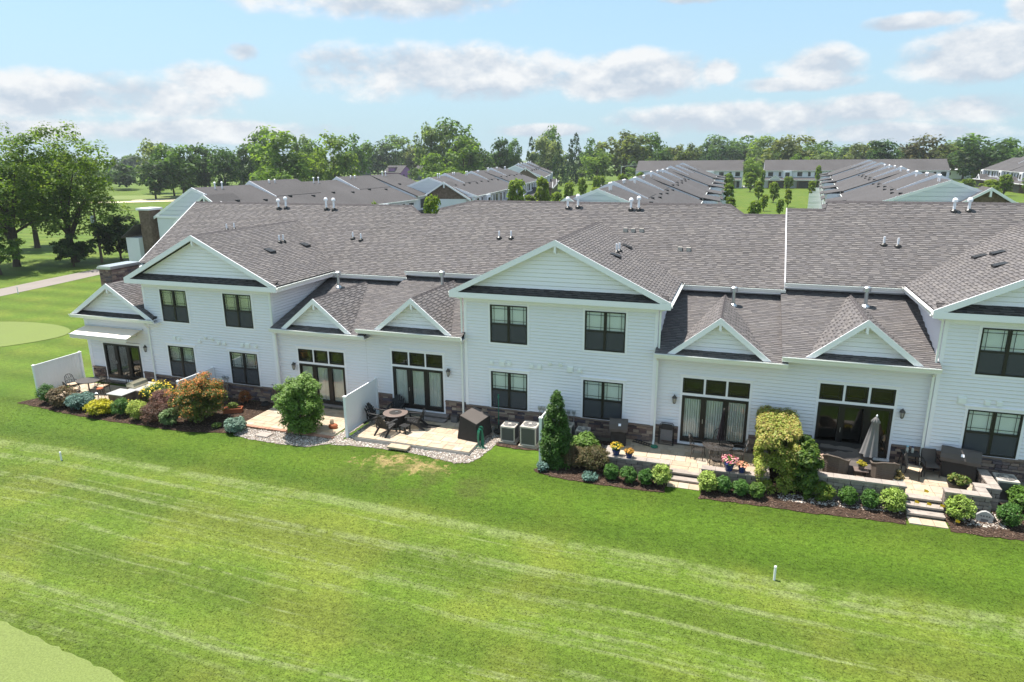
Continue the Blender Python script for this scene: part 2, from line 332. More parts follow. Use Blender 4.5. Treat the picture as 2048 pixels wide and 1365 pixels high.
c = n.mix(n.noise(p, 9, 4, .7), (.120, .152, .040), (.155, .182, .066)); c = n.mix(n.noise(p, .5, 3), c, (.15, .19, .05)); n.out(n.mix(1, c, n.m('MULTIPLY_ADD', n.noise(p, 18, 4, .75), 1.3, .35), 'MULTIPLY'), .75, .12); M['green'] = m

# ------------------------------------------------------------------ ground
def gz(x, y):
    b = -.12+.008*(min(max(x, -45), 14)+8)-.04*min(max(-3-y, 0), 10)
    return b+(min((y-20)/200, 1)*1.2 if y > 20 else 0)
def line(a, b, keys, near, far):
    s = set(keys); t = a
    while t < b:
        s.add(round(t, 2)); t += near if -60 < t < 60 else far
    return sorted(s | {b})
def sheet(name, xs, ys, mat, lift=0, kind='structure', inside=None):
    ix = {}; V = []; F = []
    def vid(i, j):
        if (i, j) not in ix: ix[i, j] = len(V); V.append((xs[i], ys[j], gz(xs[i], ys[j])+lift))
        return ix[i, j]
    for j in range(len(ys)-1):
        for i in range(len(xs)-1):
            if inside and not inside((xs[i]+xs[i+1])/2, (ys[j]+ys[j+1])/2): continue
            F.append((vid(i, j), vid(i+1, j), vid(i+1, j+1), vid(i, j+1)))
    return tag(nmesh(name, np.array(V), np.array(F), None, mat), kind=kind)
sheet('lawn', line(-2200, 2200, [-45, 14], 6, 60), line(-60, 3200, [-3, -13, 20, 220], 5, 80), M['grass'])
def patch(name, pts, mat, lift, sub=6):
    """a flat-lying outline draped over the ground"""
    bm = bmesh.new(); f = bm.faces.new([bm.verts.new((x, y, 0)) for x, y in pts])
    bmesh.ops.triangulate(bm, faces=[f])
    for _ in range(sub):
        E = [e for e in bm.edges if e.calc_length() > 3]
        if not E: break
        bmesh.ops.subdivide_edges(bm, edges=E, cuts=1)
        bmesh.ops.triangulate(bm, faces=bm.faces[:])
    for v in bm.verts: v.co.z = gz(v.co.x, v.co.y)+lift
    bmesh.ops.recalc_face_normals(bm, faces=bm.faces[:])
    me = bpy.data.meshes.new(name); bm.to_mesh(me); bm.free(); me.materials.append(mat); return tag(link(name, me), kind='structure')
def blobpts(cx, cy, rx, ry, n=40, jit=.08, rot=0, seed=0):
    r = random.Random(seed); ph = [r.uniform(0, 6.28) for _ in range(4)]; P = []
    for i in range(n):
        a = 2*pi*i/n; k = 1+jit*(math.sin(2*a+ph[0])+.6*math.sin(3*a+ph[1])+.4*math.sin(5*a+ph[2])); x, y = rx*k*math.cos(a), ry*k*math.sin(a)
        P.append((cx+x*math.cos(rot)-y*math.sin(rot), cy+x*math.sin(rot)+y*math.cos(rot)))
    return P
patch('putting_green', blobpts(-57.5, 5.6, 8.2, 4.6, jit=.03, rot=R(12), seed=2), M['green'], .03)
def ragged(P, s=.25, j=.05):
    r = random.Random(4); out = []
    for i in range(len(P)):
        a, b = Vector(P[i]), Vector(P[(i+1) % len(P)]); k = max(1, int((b-a).length/s))
        out += [tuple(a.lerp(b, q/k)+Vector((r.uniform(-j, j), r.uniform(-j, j)))) for q in range(k)]
    return out
patch('tee_green', ragged([(-34, -15.9), (-28, -16.6), (-24, -17.2), (-20.2, -17.55), (-17.2, -17.9), (-15.3, -18.15), (-13.7, -18.5), (-12.6, -19.3), (-12.2, -21), (-13, -24), (-20, -27), (-34, -27)]), M['green'], .03)
patch('far_putting_green', blobpts(-200, 158, 34, 12, jit=.06, rot=R(22), seed=5), M['green'], .05)
patch('sand_bunker', blobpts(-184, 136, 15, 4.0, jit=.12, rot=R(30), seed=3), M['sand'], .10)
patch('sand_bunker', blobpts(-178, 149, 12, 3.5, jit=.12, rot=R(30), seed=4), M['sand'], .10)
patch('cart_path', [(-150, -34), (-74.6, 18.2), (-75.6, 26), (-76.4, 34), (-79, 60), (-75.6, 60), (-72.7, 33.5), (-71.5, 25), (-70.6, 17), (-150, -38)], M['path'], .02)
patch('street', [(-40, 22), (-27.5, 22), (-27.5, 150), (-34, 215), (-40, 262), (40, 262), (40, 271), (-60, 271), (-60, 262), (-48, 215), (-40, 150)], M['asphalt'], .03)
patch('street', [(44, 40), (52, 40), (58, 150), (74, 262), (120, 262), (120, 270), (62, 270), (50, 150)], M['asphalt'], .03)
patch('driveway', [(-2, 243), (38, 243), (38, 262), (-2, 262)], M['concrete'], .05)

# ------------------------------------------------------------------ roof shingles and lap siding as real relief
SH = np.array([(.118, .108, .110), (.145, .133, .132), (.098, .090, .094), (.162, .146, .139), (.130, .115, .112), (.108, .100, .106)])*np.array((1.09, 1.09, 1.075))
SHM = SH.mean(0)
def plane2d(P):
    P = [Vector(p) for p in P]; n = None
    for i in range(1, len(P)-1):
        c = (P[i]-P[0]).cross(P[i+1]-P[0])
        if c.length > 1e-6: n = c.normalized(); break
    if n.z < 0: n = -n
    u = Vector((0, 0, 1)).cross(n).normalized(); v = n.cross(u); return P[0], u, v, n
def cutrow(pts, t):
    xs = []
    for i in range(len(pts)):
        (a, b), (c, d) = pts[i], pts[(i+1) % len(pts)]
        if (b-t)*(d-t) < 0 or (b == t) != (d == t): xs.append(a+(c-a)*(t-b)/(d-b))
        elif b == t and d == t: xs += [a, c]
    return (min(xs), max(xs)) if len(xs) > 1 else None
def shingles(parent, P, e=.145, dark=1.0):
    o, u, v, n = plane2d(P); q = [((Vector(p)-o).dot(u), (Vector(p)-o).dot(v)) for p in P]
    v0 = min(b for a, b in q); v1 = max(b for a, b in q); V = []; F = []; col = []; t = v0
    while t < v1-.02:
        t2 = min(t+e, v1-1e-4); A = cutrow(q, t+1e-4); B = cutrow(q, t2-1e-4)
        if A and B:
            x = min(A[0], B[0])-random.uniform(0, .3); end = max(A[1], B[1]); low = random.random() < .5
            rowk = random.uniform(.95, 1.05)
            while x < end:
                wd = random.uniform(.14, .34) if low else random.uniform(.20, .46); a, b = x, x+wd; x = b
                a0, b0 = max(min(a, A[1]), A[0]), max(min(b, A[1]), A[0]); a1, b1 = max(min(a, B[1]), B[0]), max(min(b, B[1]), B[0])
                if b0-a0 < .01 and b1-a1 < .01: low = not low; continue
                h = .011 if low else .026+random.uniform(-.003, .004); k = len(V)
                tm = t+(t2-t)*.46; am, bm_ = (a0*.54+a1*.46), (b0*.54+b1*.46); hm = h*.54+.006*.46
                for uu, vv, nn in ((a0, t, h), (b0, t, h), (bm_, tm, hm), (am, tm, hm), (b1, t2, .006), (a1, t2, .006), (a0, t, .002), (b0, t, .002)):
                    p = o+u*uu+v*vv+n*nn; V.append((p.x, p.y, p.z))
                F += [(k, k+1, k+2, k+3), (k+3, k+2, k+4, k+5), (k+6, k+7, k+1, k)]
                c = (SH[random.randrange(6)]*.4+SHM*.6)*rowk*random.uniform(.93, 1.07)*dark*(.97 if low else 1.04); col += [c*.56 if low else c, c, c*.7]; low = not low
        t = t+e
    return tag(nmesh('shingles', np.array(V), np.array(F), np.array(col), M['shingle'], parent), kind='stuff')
def deck(parent, P, name='roof', th=.05):
    o, u, v, n = plane2d(P); mb = MB(); mb.prism([Vector(p)-n*(th+.002) for p in P], n*th); return mb.build(name, M['shingle_deck'], parent)
M['shingle_deck'] = pm('dark roof underlay', (.05, .047, .048), .95, .1, ns=20, na=.2)
def roof(parent, P, name='roof', **k):
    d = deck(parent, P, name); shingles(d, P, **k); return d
def siding(parent, poly, o, u, nrm, pitch=.152, holes=(), name='siding', mat=None, lap=.034):
    """lap siding: poly in (s, z); every course leans out to its lower edge and has a lip under it"""
    o, u, nrm = Vector(o), Vector(u), Vector(nrm); z0 = min(b for a, b in poly); z1 = max(b for a, b in poly); V = []; F = []; t = z0
    while t < z1-.01:
        t2 = min(t+pitch, z1-1e-4); A = cutrow(poly, t+1e-4); B = cutrow(poly, t2-1e-4)
        if A and B:
            segs = [(A[0], A[1], B[0], B[1])]
            for a, b, c, d in holes:
                if c-.03 < (t+t2)/2 < d+.03:
                    new = []
                    for s in segs:
                        if b <= s[0] or a >= s[1]: new.append(s); continue
                        if a > s[0]: new.append((s[0], a, s[2], a))
                        if b < s[1]: new.append((b, s[1], b, s[3]))
                    segs = new
            for a0, b0, a1, b1 in segs:
                k = len(V); e_ = min(.032, .20*pitch); q = e_/(t2-t); am, bm_ = a0+(a1-a0)*q, b0+(b1-b0)*q
                for s, z, d in ((a0, t, lap-e_*1.05), (b0, t, lap-e_*1.05), (bm_, t+e_, lap), (am, t+e_, lap), (b1, t2, .001), (a1, t2, .001), (a0, t, -.004), (b0, t, -.004)):
                    p = o+u*s+nrm*d+Vector((0, 0, z)); V.append((p.x, p.y, p.z))
                F += [(k, k+1, k+2, k+3), (k+3, k+2, k+4, k+5), (k+6, k+7, k+1, k)]
        t += pitch
    return tag(nmesh(name, np.array(V), np.array(F), None, mat or M['siding'], parent), kind='stuff')

# ------------------------------------------------------------------ pieces: stones, pavers, blocks as objects
def piece_mesh(name, mat, bev=.06, rough=0.0, seed=0):
    bm = bmesh.new(); bmesh.ops.create_cube(bm, size=1); r = random.Random(seed)
    bmesh.ops.bevel(bm, geom=bm.edges[:], offset=bev, segments=1, affect='EDGES', profile=.5)
    for v in bm.verts:
        v.co += Vector((r.uniform(-1, 1), r.uniform(-1, 1), r.uniform(-1, 1)))*rough
    me = bpy.data.meshes.new(name); bm.to_mesh(me); bm.free(); me.materials.append(mat); return me
STONES = [piece_mesh('stone', M['stone'], .09, .045, i) for i in range(6)]
PAVERS = [piece_mesh('paver', M['paver'], .02, .004, i) for i in range(3)]
BLOCKS = [piece_mesh('block', M['block'], .06, .03, i) for i in range(4)]
CAPS = [piece_mesh('capstone', M['cap'], .03, .01, i) for i in range(2)]
EDGERS = [piece_mesh('edging_paver', M['brickedge'], .04, .01, 1)]
BLUES = [piece_mesh('step_slab', M['bluestone'], .03, .01, 1)]
def piece(meshes, parent, c, d, rz=0, name=None):
    me = random.choice(meshes); o = link(name or me.name.split('.')[0], me, parent); o.location = c; o.scale = d; o.rotation_euler = (0, 0, rz); return o
RUB = [(.087, .065, .070), (.167, .116, .109), (.239, .167, .138), (.123, .10, .116), (.32, .23, .18), (.19, .123, .105), (.36, .28, .22)]
def ledge(parent, x0, x1, z0, z1, y, nrm=-1, axis='x', sink=None):
    """random ledge stones laid dry in front of a wall; sink collects the ones past the first 300"""
    z = z0
    while z < z1-.03:
        h = min(random.choice((.075, .10, .12, .15)), z1-z)
        if z1-z-h < .05: h = z1-z
        x = x0
        while x < x1-.02:
            wd = min(random.uniform(.16, .52), x1-x)
            if x1-x-wd < .10: wd = x1-x
            t = random.uniform(.05, .085); c = ((x+wd/2), y+nrm*t/2, z+h/2) if axis == 'x' else (y+nrm*t/2, x+wd/2, z+h/2)
            d = (wd-.014, t, h-.014) if axis == 'x' else (t, wd-.014, h-.014)
            if sink is None or sink[0] < 300:
                piece(STONES, parent, c, d)
                if sink is not None: sink[0] += 1
            else:
                n0 = len(sink[1].f); sink[1].cbox(c, d); sink[2] += [RUB[random.randrange(len(RUB))]]*(len(sink[1].f)-n0)
            x += wd
        z += h

# ------------------------------------------------------------------ the front row of townhouses
ROW = thing('townhouse_row', 'long white sided townhouse row with grey shingle roofs facing the near lawn', 'townhouses', (-8, 5, 0), world=True)
def yb(name, mat, boxes, parent=ROW, **k):
    mb = MB()
    for b in boxes: mb.box(*b)
    return mb.build(name, mat, parent, **k)
def window(x, z, yw, dz, upper, w=1.83, h=1.825, blind=.55, tone='blind', sash=True):
    """double hung pair with prairie bars; trim, panes, screens and blinds are sub-parts"""
    z += dz; f = MB(); y0, y1 = yw-.045, yw+.10
    for a, b in ((x, x+.055), (x+w-.055, x+w), (x+w/2-.055, x+w/2+.055)): f.box(a, y0, z, b, y1, z+h)
    for s in (0, 1):
        xa = x+.055+s*(w/2); xb = x+w/2-.055+s*(w/2)
        f.box(xa, y0+.004, z, xb, y1, z+.06); f.box(xa, y0+.004, z+h-.055, xb, y1, z+h); f.box(xa, y0+.010, z+h/2-.035, xb, y1, z+h/2+.035)
    win = f.build('window', M['black'], ROW)
    t = MB(); a = .095
    if upper:
        for xx in (x-a, x+w): t.box(xx, yw-.035, z-.10, xx+a, yw+.02, 6.42+dz-.24)
        t.box(x, yw-.034, z-.10, x+w, yw+.02, z); t.box(x, yw-.022, z+h, x+w, yw+.02, 6.42+dz-.24)
    else:
        for xx in (x-a, x+w): t.box(xx, yw-.035, z-.02, xx+a, yw+.02, z+h)
        t.box(x-a-.01, yw-.036, z+h, x+w+a+.01, yw+.02, z+h+.125); t.box(x-a-.06, yw-.08, z+h+.125, x+w+a+.06, yw+.02, z+h+.165)
        t.box(x-a, yw-.036, z-.055, x+w+a, yw+.02, z-.02)
    t.build('window_trim', M['trim'], win)
    r = MB(); r.add([(x, yw+.09, z), (x+w, yw+.09, z), (x+w, yw+.09, z+h), (x, yw+.09, z+h), (x, yw+.7, z), (x+w, yw+.7, z), (x+w, yw+.7, z+h), (x, yw+.7, z+h)],
                    [(4, 5, 6, 7), (0, 1, 5, 4), (2, 3, 7, 6), (1, 2, 6, 5), (3, 0, 4, 7)]); r.build('window_recess', M['interior'], win)
    for s in (0, 1):
        xa = x+.055+s*(w/2); xb = x+w/2-.055+s*(w/2)
        for lo in (0, 1):
            za, zb = (z+.06, z+h/2-.035) if lo else (z+h/2+.035, z+h-.055); yy = yw+.03 if lo else yw+.008
            p = MB(); p.box(xa, yy, za, xb, yy+.006, zb); p.build('pane', M['glass'], win)
            if lo and sash:
                p = MB(); p.box(xa, yw-.016, za, xb, yw-.012, zb); p.build('insect_screen', M['screen2'], win)
        g = MB(); za, zb = z+h/2+.035, z+h-.055
        for q in (.17, .83): g.box(xa+(xb-xa)*q-.009, yw-.004, za, xa+(xb-xa)*q+.009, yw+.007, zb)
        for q in (.16, .84): g.box(xa, yw-.003, za+(zb-za)*q-.009, xb, yw+.007, za+(zb-za)*q+.009)
        g.build('window_bar', M['black'], win)
        b = MB(); zt = z+h-.05; zb = zt-(h-.08)*blind; k = zt-.03
        b.box(xa+.01, yw+.045, zt-.05, xb-.01, yw+.075, zt)
        while k > zb: b.cbox(((xa+xb)/2, yw+.062, k), (xb-xa-.02, .046, .004), 0, R(76)); k -= .042
        b.build('blind', M[tone], win)
    return win
m, n = newmat('window insect screen'); t = n.n('ShaderNodeBsdfTransparent'); t.inputs[0].default_value = (.62, .63, .65, 1); b = n.n('ShaderNodeBsdfPrincipled'); b.inputs['Base Color'].default_value = (.10, .105, .115, 1); b.inputs['Roughness'].default_value = .6
x = n.n('ShaderNodeMixShader'); x.inputs[0].default_value = .55; m.node_tree.links.new(t.outputs[0], x.inputs[1]); m.node_tree.links.new(b.outputs[0], x.inputs[2]); o = n.n('ShaderNodeOutputMaterial'); m.node_tree.links.new(x.outputs[0], o.inputs[0]); M['screen2'] = m
def patio_door(x, yw, dz, drape, transom=True, w=2.79, zb=.33, zt=2.50):
    zb += dz; zt += dz; f = MB(); y0, y1 = yw-.05, yw+.10; k = .115
    f.box(x, y0, zb, x+k, y1, zt); f.box(x+w-k, y0, zb, x+w, y1, zt); f.box(x+k, y0+.004, zt-.13, x+w-k, y1, zt); f.box(x+k, y0+.004, zb, x+w-k, y1, zb+.21)
    pw = (w-2*k-2*.24)/3; xs = [x+k+i*(pw+.24) for i in range(3)]
    for i in (1, 2): f.box(xs[i]-.24, y0+.002, zb+.21, xs[i], y1, zt-.13)
    dr = f.build('patio_door', M['black'], ROW)
    t = MB()
    for xx in (x-.10, x+w): t.box(xx, yw-.035, zb-.03, xx+.10, yw+.02, (3.31 if transom else 2.5)+dz+.0)
    if transom:
        t.box(x, yw-.034, zt, x+w, yw+.02, 2.62+dz)
        for i in (1, 2): t.box(x+i*w/3-.045, yw-.034, 2.62+dz, x+i*w/3+.045, yw+.02, 3.31+dz)
        t.box(x-.11, yw-.036, 3.31+dz, x+w+.11, yw+.02, 3.43+dz); t.box(x-.16, yw-.08, 3.43+dz, x+w+.16, yw+.02, 3.465+dz)
    else: t.box(x-.11, yw-.036, zt, x+w+.11, yw+.02, zt+.12)
    t.box(x-.1, yw-.09, zb-.12, x+w+.1, yw+.05, zb-.03)
    t.build('door_trim', M['trim'], dr)
    r = MB(); Y = yw+1.6
    r.add([(x, yw+.09, zb), (x+w, yw+.09, zb), (x+w, yw+.09, zt), (x, yw+.09, zt), (x, Y, zb), (x+w, Y, zb), (x+w, Y, zt), (x, Y, zt)], [(4, 5, 6, 7), (0, 1, 5, 4), (2, 3, 7, 6), (1, 2, 6, 5), (3, 0, 4, 7)])
    r.build('door_recess', M['interior'], dr)
    for i, q in enumerate(xs):
        p = MB(); p.box(q, yw+.02, zb+.21, q+pw, yw+.028, zt-.13); p.build('pane', M['clear'], dr)
        if drape[i] == 'c':
            c = MB(); n_ = 26; x0, x1 = q-.02, q+pw+.02
            V = [(x0+(x1-x0)*j/n_, yw+.075+.02*math.sin(j*1.9+i)+.012*math.sin(j*.8), zz) for zz in (zb+.12, zt-.1) for j in range(n_+1)]
            c.add(V, [(j, j+1, n_+2+j, n_+1+j) for j in range(n_)]); c.build('curtain', M['curtain'], dr, smooth=True)
        elif drape[i] == 'v':
            c = MB(); j = q
            while j < q+pw: c.cbox((j+.04, yw+.08, (zb+zt)/2), (.085, .004, zt-zb-.2), R(22)); j += .08
            c.build('curtain', M['curtain'], dr)
    h = MB(); xx = xs[1]-.12; h.bar((xx, y0-.05, zb+.95), (xx, y0-.05, zb+1.15), .02); h.bar((xx, y0, zb+1.0), (xx, y0-.05, zb+1.0), .02); h.build('handle', M['metal'], dr)
    if transom:
        for i in range(3):
            a = x+i*w/3+(.05 if i else .0); b = x+(i+1)*w/3-(.05 if i < 2 else .0); za, zc = 2.625+dz, 3.305+dz; f = MB()
            f.box(a, y0, za, a+.05, y1, zc); f.box(b-.05, y0, za, b, y1, zc); f.box(a+.05, y0+.003, za, b-.05, y1, za+.05); f.box(a+.05, y0+.003, zc-.05, b-.05, y1, zc)
            tw = f.build('transom_window', M['black'], ROW)
            p = MB(); p.box(a+.05, yw+.015, za+.05, b-.05, yw+.021, zc-.05); p.build('pane', M['glass'], tw)
            g = MB(); W = b-a-.1; H = zc-za-.1
            for q in (.12, .88): g.box(a+.05+W*q-.008, yw-.002, za+.05, a+.05+W*q+.008, yw+.014, zc-.05)
            for q in (.16, .84): g.box(a+.05, yw-.001, za+.05+H*q-.008, b-.05, yw+.014, za+.05+H*q+.008)
            g.build('window_bar', M['black'], tw)
            r = MB(); r.add([(a, yw+.09, za), (b, yw+.09, za), (b, yw+.09, zc), (a, yw+.09, zc), (a, yw+.8, za), (b, yw+.8, za), (b, yw+.8, zc), (a, yw+.8, zc)], [(4, 5, 6, 7), (0, 1, 5, 4), (2, 3, 7, 6), (1, 2, 6, 5), (3, 0, 4, 7)]); r.build('window_recess', M['interior'], tw)
    return dr
SINK = [0, MB(), []]
def stone_base(x0, x1, yw, dz, bot=-.02, order=1):
    mb = MB(); mb.box(x0, yw, .08+dz, x1, yw+.2, .96+dz); sb = mb.build('stone_base', M['foundation'], ROW)
    ledge(sb, x0, x1, .10+dz, .92+dz, yw, sink=SINK)
    c = MB(); x = x0
    while x < x1-.05:
        L = min(.75, x1-x); c.box(x+.004, yw-.115, .92+dz, x+L-.004, yw+.02, .968+dz); x += L
    c.build('stone_sill', M['cap2'], sb)
    yb('foundation', M['foundation'], [(x0, yw+.01, -.9, x1, yw+.25, .085+dz)])
M['cap2'] = pm('brown stone sill', (.22, .165, .135), .9, .1, ns=6, na=.2)
def gable_trim(cx, half, ze, za, name='gable_trim', y=-.47, th=.27, orn=True):
    """rake boards, soffits and the small apex block of a gable"""
    sl = (za-ze)/half; mb = MB()
    for s in (-1, 1):
        mb.prism([(cx, y, za+.03), (cx+s*(half+.06), y, ze+.03-sl*.06), (cx+s*(half+.06), y, ze-.20), (cx+s*(half-.10), y, ze+.03-th+sl*.10), (cx, y, za+.03-th)][::s], (0, .05, 0))
        mb.prism([(cx, y+.05, za-.09), (cx+s*half, y+.05, ze-.09), (cx+s*half, y+.05, ze-.11), (cx, y+.05, za-.11)][::s], (0, .47, 0))
    o = mb.build(name, M['trim'], ROW)
    if orn:
        b = MB(); b.prism([(cx-.05, y+.02, za-.24), (cx+.05, y+.02, za-.24), (cx+.05, y+.02, za-.58), (cx-.05, y+.02, za-.50)], (0, .3, 0)); b.build('apex_bracket', M['trim'], o)
    return o
def gutter(a, b, parent=ROW, h=.125, w=.12):
    g = MB(); a, b = Vector(a), Vector(b); t = (b-a).normalized(); nrm = Vector((t.y, -t.x, 0)); up = Vector((0, 0, 1))
    # K-style trough: back, bottom and a curved front with a rim
    P = [(0, 0), (w*.62, 0), (w*.75, h*.45), (w, h*.8), (w, h), (w-.012, h), (w-.014, h*.82), (w*.68, h*.45), (w*.55, .012), (.012, .012), (.012, h), (0, h)]
    g.prism([a+nrm*p+up*q for p, q in P], b-a); return g.build('gutter', M['gutter'], parent)
def downspout(x, y, z1, z0, kick=.35, top=None):
    mb = MB()
    if top: mb.bar(top, (x, y, z1-.18), .075, .06)
    mb.bar((x, y, z1-.16), (x, y, z0+.12), .085, .065); mb.bar((x, y-.01, z0+.16), (x, y-kick, z0+.02), .085, .065)
    for q in (.3, .7): mb.box(x-.06, y-.035, z0+(z1-z0)*q, x+.06, y+.06, z0+(z1-z0)*q+.03)
    return mb.build('downspout', M['gutter'], ROW)
MS = .63
def zmain(y, dz): return 6.6+dz+MS*(y-4.9)
def block(mid, hw, dz, wins, right=True, left=True, name='B'):
    x0, x1 = mid-hw, mid+hw; holes = []
    for x, up, bl in wins:
        z = 4.26 if up else 1.0; holes.append((x, x+1.83, z+dz, z+dz+1.825))
    siding(ROW, [(x0, .97+dz), (x1, .97+dz), (x1, 6.40+dz), (x0, 6.40+dz)], (0, 0, 0), (1, 0, 0), (0, -1, 0), holes=holes)
    for x, up, bl in wins: window(x, 4.26 if up else 1.0, 0, dz, up, blind=bl)
    yb('corner_board', M['trim'], [(x0-.02, -.04, .97+dz, x0+.13, .0, 6.2+dz)]); yb('corner_board', M['trim'], [(x1-.13, -.04, .97+dz, x1+.02, .0, 6.2+dz)])
    yb('frieze_board', M['trim'], [(x0-.02, -.03, 6.18+dz, x1+.02, .0, 6.42+dz)])
    stone_base(x0, x1, 0, dz)
    for s, on in ((1, right), (-1, left)):
        if not on: continue
        xx = x1 if s > 0 else x0
        siding(ROW, [(0, .97+dz), (5.3, .97+dz), (5.3, 6.42+dz), (0, 6.42+dz)], (xx, 0, 0), (0, 1, 0), (s, 0, 0))
        yb('corner_board', M['trim'], [(xx-.02 if s < 0 else xx, .001, .97+dz, xx if s < 0 else xx+.02, .13, 6.42+dz)])
        e = mid+s*5.05; yb('soffit', M['trim'], [(min(xx, e), -.42, 6.40+dz, max(xx, e), 5.1, 6.425+dz)])
        yb('fascia', M['trim'], [(e-.02, -.42, 6.42+dz, e+.02, 5.0, 6.66+dz)])
        gutter((e+.022*s, -.40 if s > 0 else 4.95, 6.54+dz), (e+.022*s, 4.95 if s > 0 else -.40, 6.54+dz))
    za, ze = 9.2+dz, 6.72+dz; yv = 4.9+(ze-6.6-dz)/MS; yr = 4.9+(za-6.6-dz)/MS
    for s in (1, -1):
        P = [(mid, -.46, za), (mid+s*5.05, -.46, ze), (mid+s*5.05, yv, ze), (mid, yr, za)]; roof(ROW, P, 'gable_roof')
    mb = MB(); y = -.45
    while y < yr-.3: mb.prism([(mid-.13, y, za-.052), (mid, y, za+.035), (mid+.13, y, za-.052), (mid, y, za+.012)], (0, .29, 0)); y += .30
    mb.build('ridge_cap', M['ridge'], ROW)
    gable_trim(mid, 5.05, ze, za)
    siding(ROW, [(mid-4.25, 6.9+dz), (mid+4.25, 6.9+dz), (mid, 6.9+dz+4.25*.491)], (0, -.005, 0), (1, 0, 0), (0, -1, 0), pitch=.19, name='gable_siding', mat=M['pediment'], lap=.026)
    yb('eave_board', M['trim'], [(mid-5.1, -.475, 6.42+dz, mid+5.1, -.43, 6.67+dz)]); yb('soffit', M['trim'], [(mid-5.05, -.43, 6.415+dz, mid+5.05, .0, 6.44+dz)])
    roof(ROW, [(mid-4.95, -.46, 6.70+dz), (mid+4.95, -.46, 6.70+dz), (mid+4.95, .0, 6.95+dz), (mid-4.95, .0, 6.95+dz)], 'pent_roof', dark=.55)  # shade of the gable overhang painted into these shingles as a darker tone
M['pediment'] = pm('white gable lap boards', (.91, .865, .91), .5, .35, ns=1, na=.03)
M['black2'] = pm('black roof vent', (.022, .022, .024), .5, .3)
M['ridge'] = pm('ridge cap shingle', (.085, .076, .078), .95, .1, ns=7, na=.35)
block(12.05, 4.55, .32, [(8.74, 1, .55), (13.35, 1, .52), (8.74, 0, .52), (13.4, 0, .5)], right=False)
block(-7.80, 4.55, 0, [(-11.03, 1, .52), (-6.48, 1, .52), (-11.03, 0, .52), (-6.50, 0, .62)])
block(-27.75, 4.36, -.35, [(-30.85, 1, .52), (-26.50, 1, .52), (-30.82, 0, .50), (-26.49, 0, .50)], left=True)

# main roof behind, stepping up unit by unit
def main_roof(xa, xb, prof, dz, gaps):
    top = [(x, y, zmain(y, dz)) for x, y in prof]
    roof(ROW, [(xa, 4.9, 6.6+dz), (xb, 4.9, 6.6+dz)]+top[::-1], 'main_roof')
    mb = MB()
    for (x, y, z), (x2, y2, z2) in zip(top, top[1:]):
        mb.poly([(x, y, z-.01), (x2, y2, z2-.01), (x2, 17, 6.2+dz), (x, 17, 6.2+dz)])
    mb.build('back_roof', M['farroof'], ROW)
    mb = MB()
    for (x, y, z), (x2, y2, z2) in zip(top, top[1:]):
        L = math.dist((x, y, z), (x2, y2, z2)); k = max(1, int(L/.3))
        for i in range(k):
            p = Vector((x, y, z)).lerp(Vector((x2, y2, z2)), i/k); q = Vector((x, y, z)).lerp(Vector((x2, y2, z2)), (i+1)/k)
            mb.prism([(p.x, p.y-.13, p.z-.055), (p.x, p.y, p.z+.045), (p.x, p.y+.14, p.z-.05), (p.x, p.y, p.z+.012)], (q-p)*.96)
    mb.build('ridge_cap', M['ridge'], ROW)
    for a, b in gaps:
        gutter((a, 4.89, 6.46+dz), (b, 4.89, 6.46+dz)); yb('fascia', M['trim'], [(a, 4.89, 6.36+dz, b, 4.93, 6.56+dz)]); yb('soffit', M['trim'], [(a, 4.93, 6.36+dz, b, 5.3, 6.38+dz)])
        siding(ROW, [(a-.4, 5.6+dz), (b+.4, 5.6+dz), (b+.4, 6.37+dz), (a-.4, 6.37+dz)], (0, 5.3, 0), (1, 0, 0), (0, -1, 0))
main_roof(-37.5, -17.95, [(-37.5, 10.55), (-20.25, 10.55), (-19.25, 9.8), (-17.95, 9.8)], -.35, [(-22.66, -17.9)])
main_roof(-17.95, 2.0, [(-17.95, 9.82), (-15.9, 10.55), (-.85, 10.5), (-.1, 9.78), (2.0, 9.78)], 0, [(-17.98, -12.9), (-2.72, 2.05)])
main_roof(2.0, 24, [(2.0, 9.78), (3.85, 9.78), (3.98, 10.38), (24, 10.38)], .32, [(1.97, 6.98)])
mb = MB(); mb.prism([(1.97, 4.9, 6.5), (1.97, 4.9, 6.96), (1.97, 9.8, zmain(9.8, .32)+.04), (1.97, 9.8, zmain(9.8, 0))], (.035, 0, 0)); mb.build('step_flashing', M['trim'], ROW)
mb = MB(); mb.prism([(-20.22, 9.78, 9.25), (-20.22, 10.55, 9.82), (-20.22, 11.4, 9.3)], (.05, 0, 0)); mb.prism([(-.84, 9.7, 9.5), (-.84, 10.5, 10.1), (-.84, 11.4, 9.5)], (.05, 0, 0)); mb.build('step_flashing', M['trim'], ROW)
mb = MB(); mb.prism([(-37.3, .2, -.9), (-37.3, .2, 3.8), (-37.3, 4.9, 6.1), (-37.3, 10.5, 9.6), (-37.3, 16.5, 6), (-37.3, 16.5, -.9)], (.1, 0, 0)); mb.box(-37.2, 16.4, -.9, 24, 16.6, 5.9); mb.prism([(24, .2, -.9), (24, .2, 6.5), (24, 10.4, 10.2), (24, 16.5, 6), (24, 16.5, -.9)], (.1, 0, 0)); mb.build('outer_wall', M['siding'], ROW)
mb = MB(); mb.prism([(-37.55, 4.85, 6.24), (-37.55, 10.55, 9.83), (-37.55, 10.55, 9.6), (-37.55, 4.85, 6.0)], (.05, 0, 0)); mb.build('rake_board', M['trim'], ROW)

